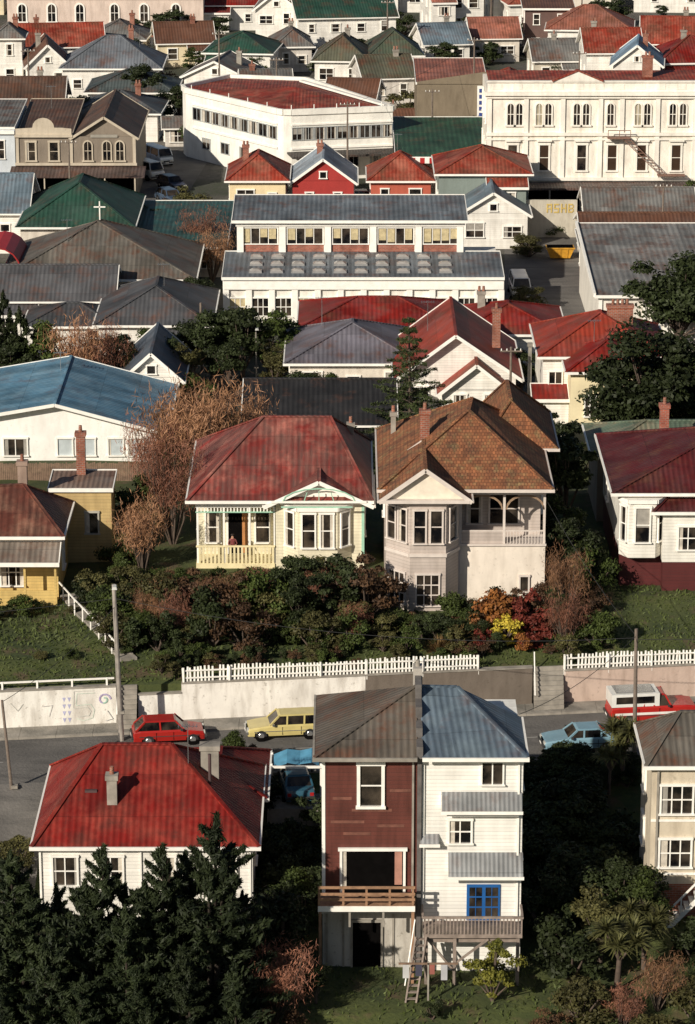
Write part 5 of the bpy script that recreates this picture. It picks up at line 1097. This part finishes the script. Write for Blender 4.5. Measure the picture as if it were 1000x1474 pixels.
for x,y,h,k,v in ((-9.6,201,8.2,'twig',0),(-11.9,203,8.2,'twig',0),(-7.8,204,7.5,'twig',0),(-12.5,199,5.5,'twig',1),(-10.8,200,7.2,'twig',0),(-10.2,198,4.5,'tree',2),(21.5,212,9.6,'big',0),(24.4,214,9,'big',1),(19.6,211,6.5,'big',1),(26.5,245,8.6,'big',0),(29.5,247,8.4,'big',1),(-26.5,233,8.4,'conifer',0),(-24.6,232,7.4,'conifer',0),(-28.2,231,6.5,'conifer',0),(-22.8,232.5,6,'tree',0),(-25.6,229.5,5,'tree',1),(-20.4,231,7,'twig',0),(-19,230.5,6,'twig',1),(-16.6,232,4.4,'tree',2),(-14.2,233,4.6,'tree',1),(-12.3,233,4.2,'tree',2),(-17.8,236,4.4,'tree',1),(-15.4,238,4.2,'tree',0),(-12.6,239,4.6,'tree',1),(-10.6,238,6,'tree',1),(-8.3,237,6.3,'tree',1),(-6.1,238,5.6,'tree',0),(-9.2,234,4.2,'tree',1),(-5.6,233.8,3.6,'tree',2),(-11.5,228,3,'bush',0),(-3.2,224.5,4,'tree',1),(-1,225,3.6,'tree',0),(1.2,224,3.4,'tree',1),(3.2,221,3.8,'tree',1),(14.1,200,5,'tree',1),(13.6,214,4,'tree',1),(-13.4,281,5,'twig',1),(-12.1,273,5.2,'twig',0),(-13.2,258,4,'tree',1),(-24,360,6,'tree',1),(-19,352,5,'tree',1),(26,208,5,'big',0),(28.4,211,7,'big',1),(13.2,232,4,'tree',1),(-22,276.5,3,'tree',1),(-30,258,4.5,'tree',1)):
    plant(k,x,y,h,1.1,v=v)
plant('norfolk',4.5,213,10.6,1.0)
for i in range(26): plant('dbush',R.uniform(-13,14),R.uniform(200,212),R.uniform(1.5,3.2),1.3)
for i in range(30): plant('bush',R.uniform(-30,30),R.uniform(232,300),R.uniform(1.2,2.6),1.3)
for i in range(90):
    x=R.uniform(-45,45); y=R.uniform(335,440); plant(R.choice(('tree','tree','bush','dbush')),x,y,R.uniform(2.0,4.4),1.2)
for x,y in ((14,300),(-15,297),(-19,290),(33,300),(-35,262),(-34,300)): plant('tree',x,y,4,1.1)
for i in range(30): plant('bush',R.choice((-1,1))*R.uniform(28,60),R.uniform(125,200),R.uniform(1.5,4),1.2)
n=26000; Xs=rng.uniform(-30,30,n); Ts=np.where(rng.random(n)<.55,rng.uniform(164.6,178,n),rng.uniform(128,152,n)); P=np.stack([Xs,Ts+K*Xs,np.array([prof(t) for t in Ts])+.03],1)
V,Q=leafquads(P,np.tile(np.array([[0,-1.,.3]]),(n,1)),.32,.3,(0,0,1)); me=npmesh('grass',V,Q,np.zeros(n),[leafm('grass_blades',(.075,.095,.026),(.03,.042,.012))]); COL.objects.link(bpy.data.objects.new('grass',me))

o=Obj('washing_line',(3.8,134.4,-3.2)); o.beam('post',CONC,(0,0,0),(0,0,2.0),.08); o.beam('arm',WOOD,(-1.4,0,1.9),(1.4,0,1.9),.08)
for i,(c,h) in enumerate((((.5,.5,.5),.7),((.05,.05,.08),.6),((.3,.1,.08),.5),((.4,.4,.42),.8))): o.box('laundry',plain('cloth',c,.9),-1.2+i*.6,-.9+i*.6,-.01,.02,1.85-h,1.85)
o.finish()
o=Obj('garden_chair',(-4.9,134.6,gz(-4.9,134.6)))
o.box('seat',WH,-.25,.25,-.25,.25,.42,.47); o.box('backrest',WH,-.25,.25,.2,.25,.47,1.0)
for x in (-.22,.22):
    for y in (-.22,.22): o.beam('leg',WH,(x,y,0),(x,y,.42),.05)
o.finish()

# ------------------------------------------------------------------ person on the verandah
def person(name,loc,face,joints):
    V=[j[0] for j in joints]; Rr_=[j[1] for j in joints]
    E=[(0,1),(1,2),(2,3),(3,4),(2,5),(5,6),(6,7),(2,8),(8,9),(9,10),(0,11),(11,12),(12,13),(13,14),(0,15),(15,16),(16,17),(17,18)]
    me=bpy.data.meshes.new('figure'); me.from_pydata(V,E,[]); sk=Obj(name,loc); e=sk.finish(); e.rotation_euler=(0,0,rad(face))
    ob=bpy.data.objects.new('body',me); COL.objects.link(ob); ob.parent=e
    md=ob.modifiers.new('s','SKIN')
    for i,r in enumerate(Rr_): me.skin_vertices[0].data[i].radius=(r,r*.8)
    me.skin_vertices[0].data[0].use_root=True
    sb=ob.modifiers.new('u','SUBSURF'); sb.levels=1; sb.render_levels=1
    cm,nt,b=newmat('clothes'); tc_=nt.nodes.new('ShaderNodeTexCoord'); s_=sep(nt,tc_.outputs['Object'])
    skin=(.5,.27,.18); c=mixc(nt,mth(nt,'GREATER_THAN',s_[2],.92),(.03,.03,.05),(.2,.05,.05)); c=mixc(nt,mth(nt,'GREATER_THAN',s_[2],1.46),c,skin); lk(nt,c,b.inputs['Base Color']); me.materials.append(cm)
    hm=bpy.data.meshes.new('hair')
    bm=bmesh.new(); bmesh.ops.create_uvsphere(bm,u_segments=12,v_segments=8,radius=.125)
    bmesh.ops.delete(bm,geom=[v for v in bm.verts if v.co.y<-.03 and v.co.z<.045],context='VERTS'); bm.to_mesh(hm); bm.free(); hm.materials.append(plain('dark_hair',(.02,.012,.01),.6)); h=bpy.data.objects.new('hair',hm); COL.objects.link(h); h.parent=e; h.location=(0,.01,1.63)
    for sg in (-1,1):
        hd=joints[7 if sg<0 else 10][0]
        fm=bpy.data.meshes.new('hand'); vv=[hd]; ee=[]
        for k in range(5):
            base=(hd[0]+(k-2)*.018,hd[1]-.03,hd[2]-.03); tip=(hd[0]+(k-2)*.026,hd[1]-.06,hd[2]-.085-(.015 if k in(2,) else 0)); vv+=[base,tip]; ee+=[(0,len(vv)-2),(len(vv)-2,len(vv)-1)]
        fm.from_pydata(vv,ee,[]); fo=bpy.data.objects.new('hand',fm); COL.objects.link(fo); fo.parent=e; fo.modifiers.new('s','SKIN')
        for i in range(len(vv)): fm.skin_vertices[0].data[i].radius=(.03,.02) if i==0 else (.009,.009)
        fm.materials.append(plain('skin',skin,.6))
J=[((0,0,.95),.15),((0,0,1.15),.14),((0,0,1.38),.15),((0,-.01,1.5),.055),((0,-.02,1.63),.105),
((-.19,0,1.38),.06),((-.27,-.1,1.13),.045),((-.16,-.3,1.16),.032),((.19,0,1.38),.06),((.27,-.1,1.13),.045),((.16,-.3,1.16),.032),
((-.1,0,.86),.095),((-.11,-.03,.5),.065),((-.11,0,.1),.045),((-.11,-.13,.05),.04),((.1,0,.86),.095),((.11,-.01,.5),.065),((.12,.02,.1),.045),((.12,-.11,.05),.04)]
person('person_on_verandah',(-7.0,181.35,3.42),10,J)

# ------------------------------------------------------------------ light, world, camera
az,el=rad(38),rad(27)
sv=Vector((-math.sin(az)*math.cos(el),-math.cos(az)*math.cos(el),math.sin(el)))
L=bpy.data.lights.new('sun','SUN'); L.energy=5.0; L.angle=rad(.5); L.color=(1,.91,.77); lo=bpy.data.objects.new('sun',L); COL.objects.link(lo); lo.rotation_euler=sv.to_track_quat('Z','Y').to_euler(); lo.location=(-60,-60,90)
w=bpy.data.worlds.new('World'); scene.world=w; w.use_nodes=True; nt=w.node_tree; sk=nt.nodes.new('ShaderNodeTexSky'); sk.sky_type='NISHITA'; sk.sun_disc=False; sk.sun_elevation=el; sk.sun_rotation=math.pi+az
bg=nt.nodes['Background']; lk(nt,sk.outputs[0],bg.inputs[0]); bg.inputs[1].default_value=.05
cam=bpy.data.cameras.new('camera'); co=bpy.data.objects.new('camera',cam); COL.objects.link(co); co.location=(0,0,62); co.rotation_euler=(rad(73),0,0)
cam.sensor_fit='VERTICAL'; cam.sensor_height=36; cam.lens=4500/1474*36; cam.clip_end=8000; cam.clip_start=1
scene.camera=co
scene.view_settings.view_transform='Standard'; scene.view_settings.look='None'; scene.view_settings.exposure=0
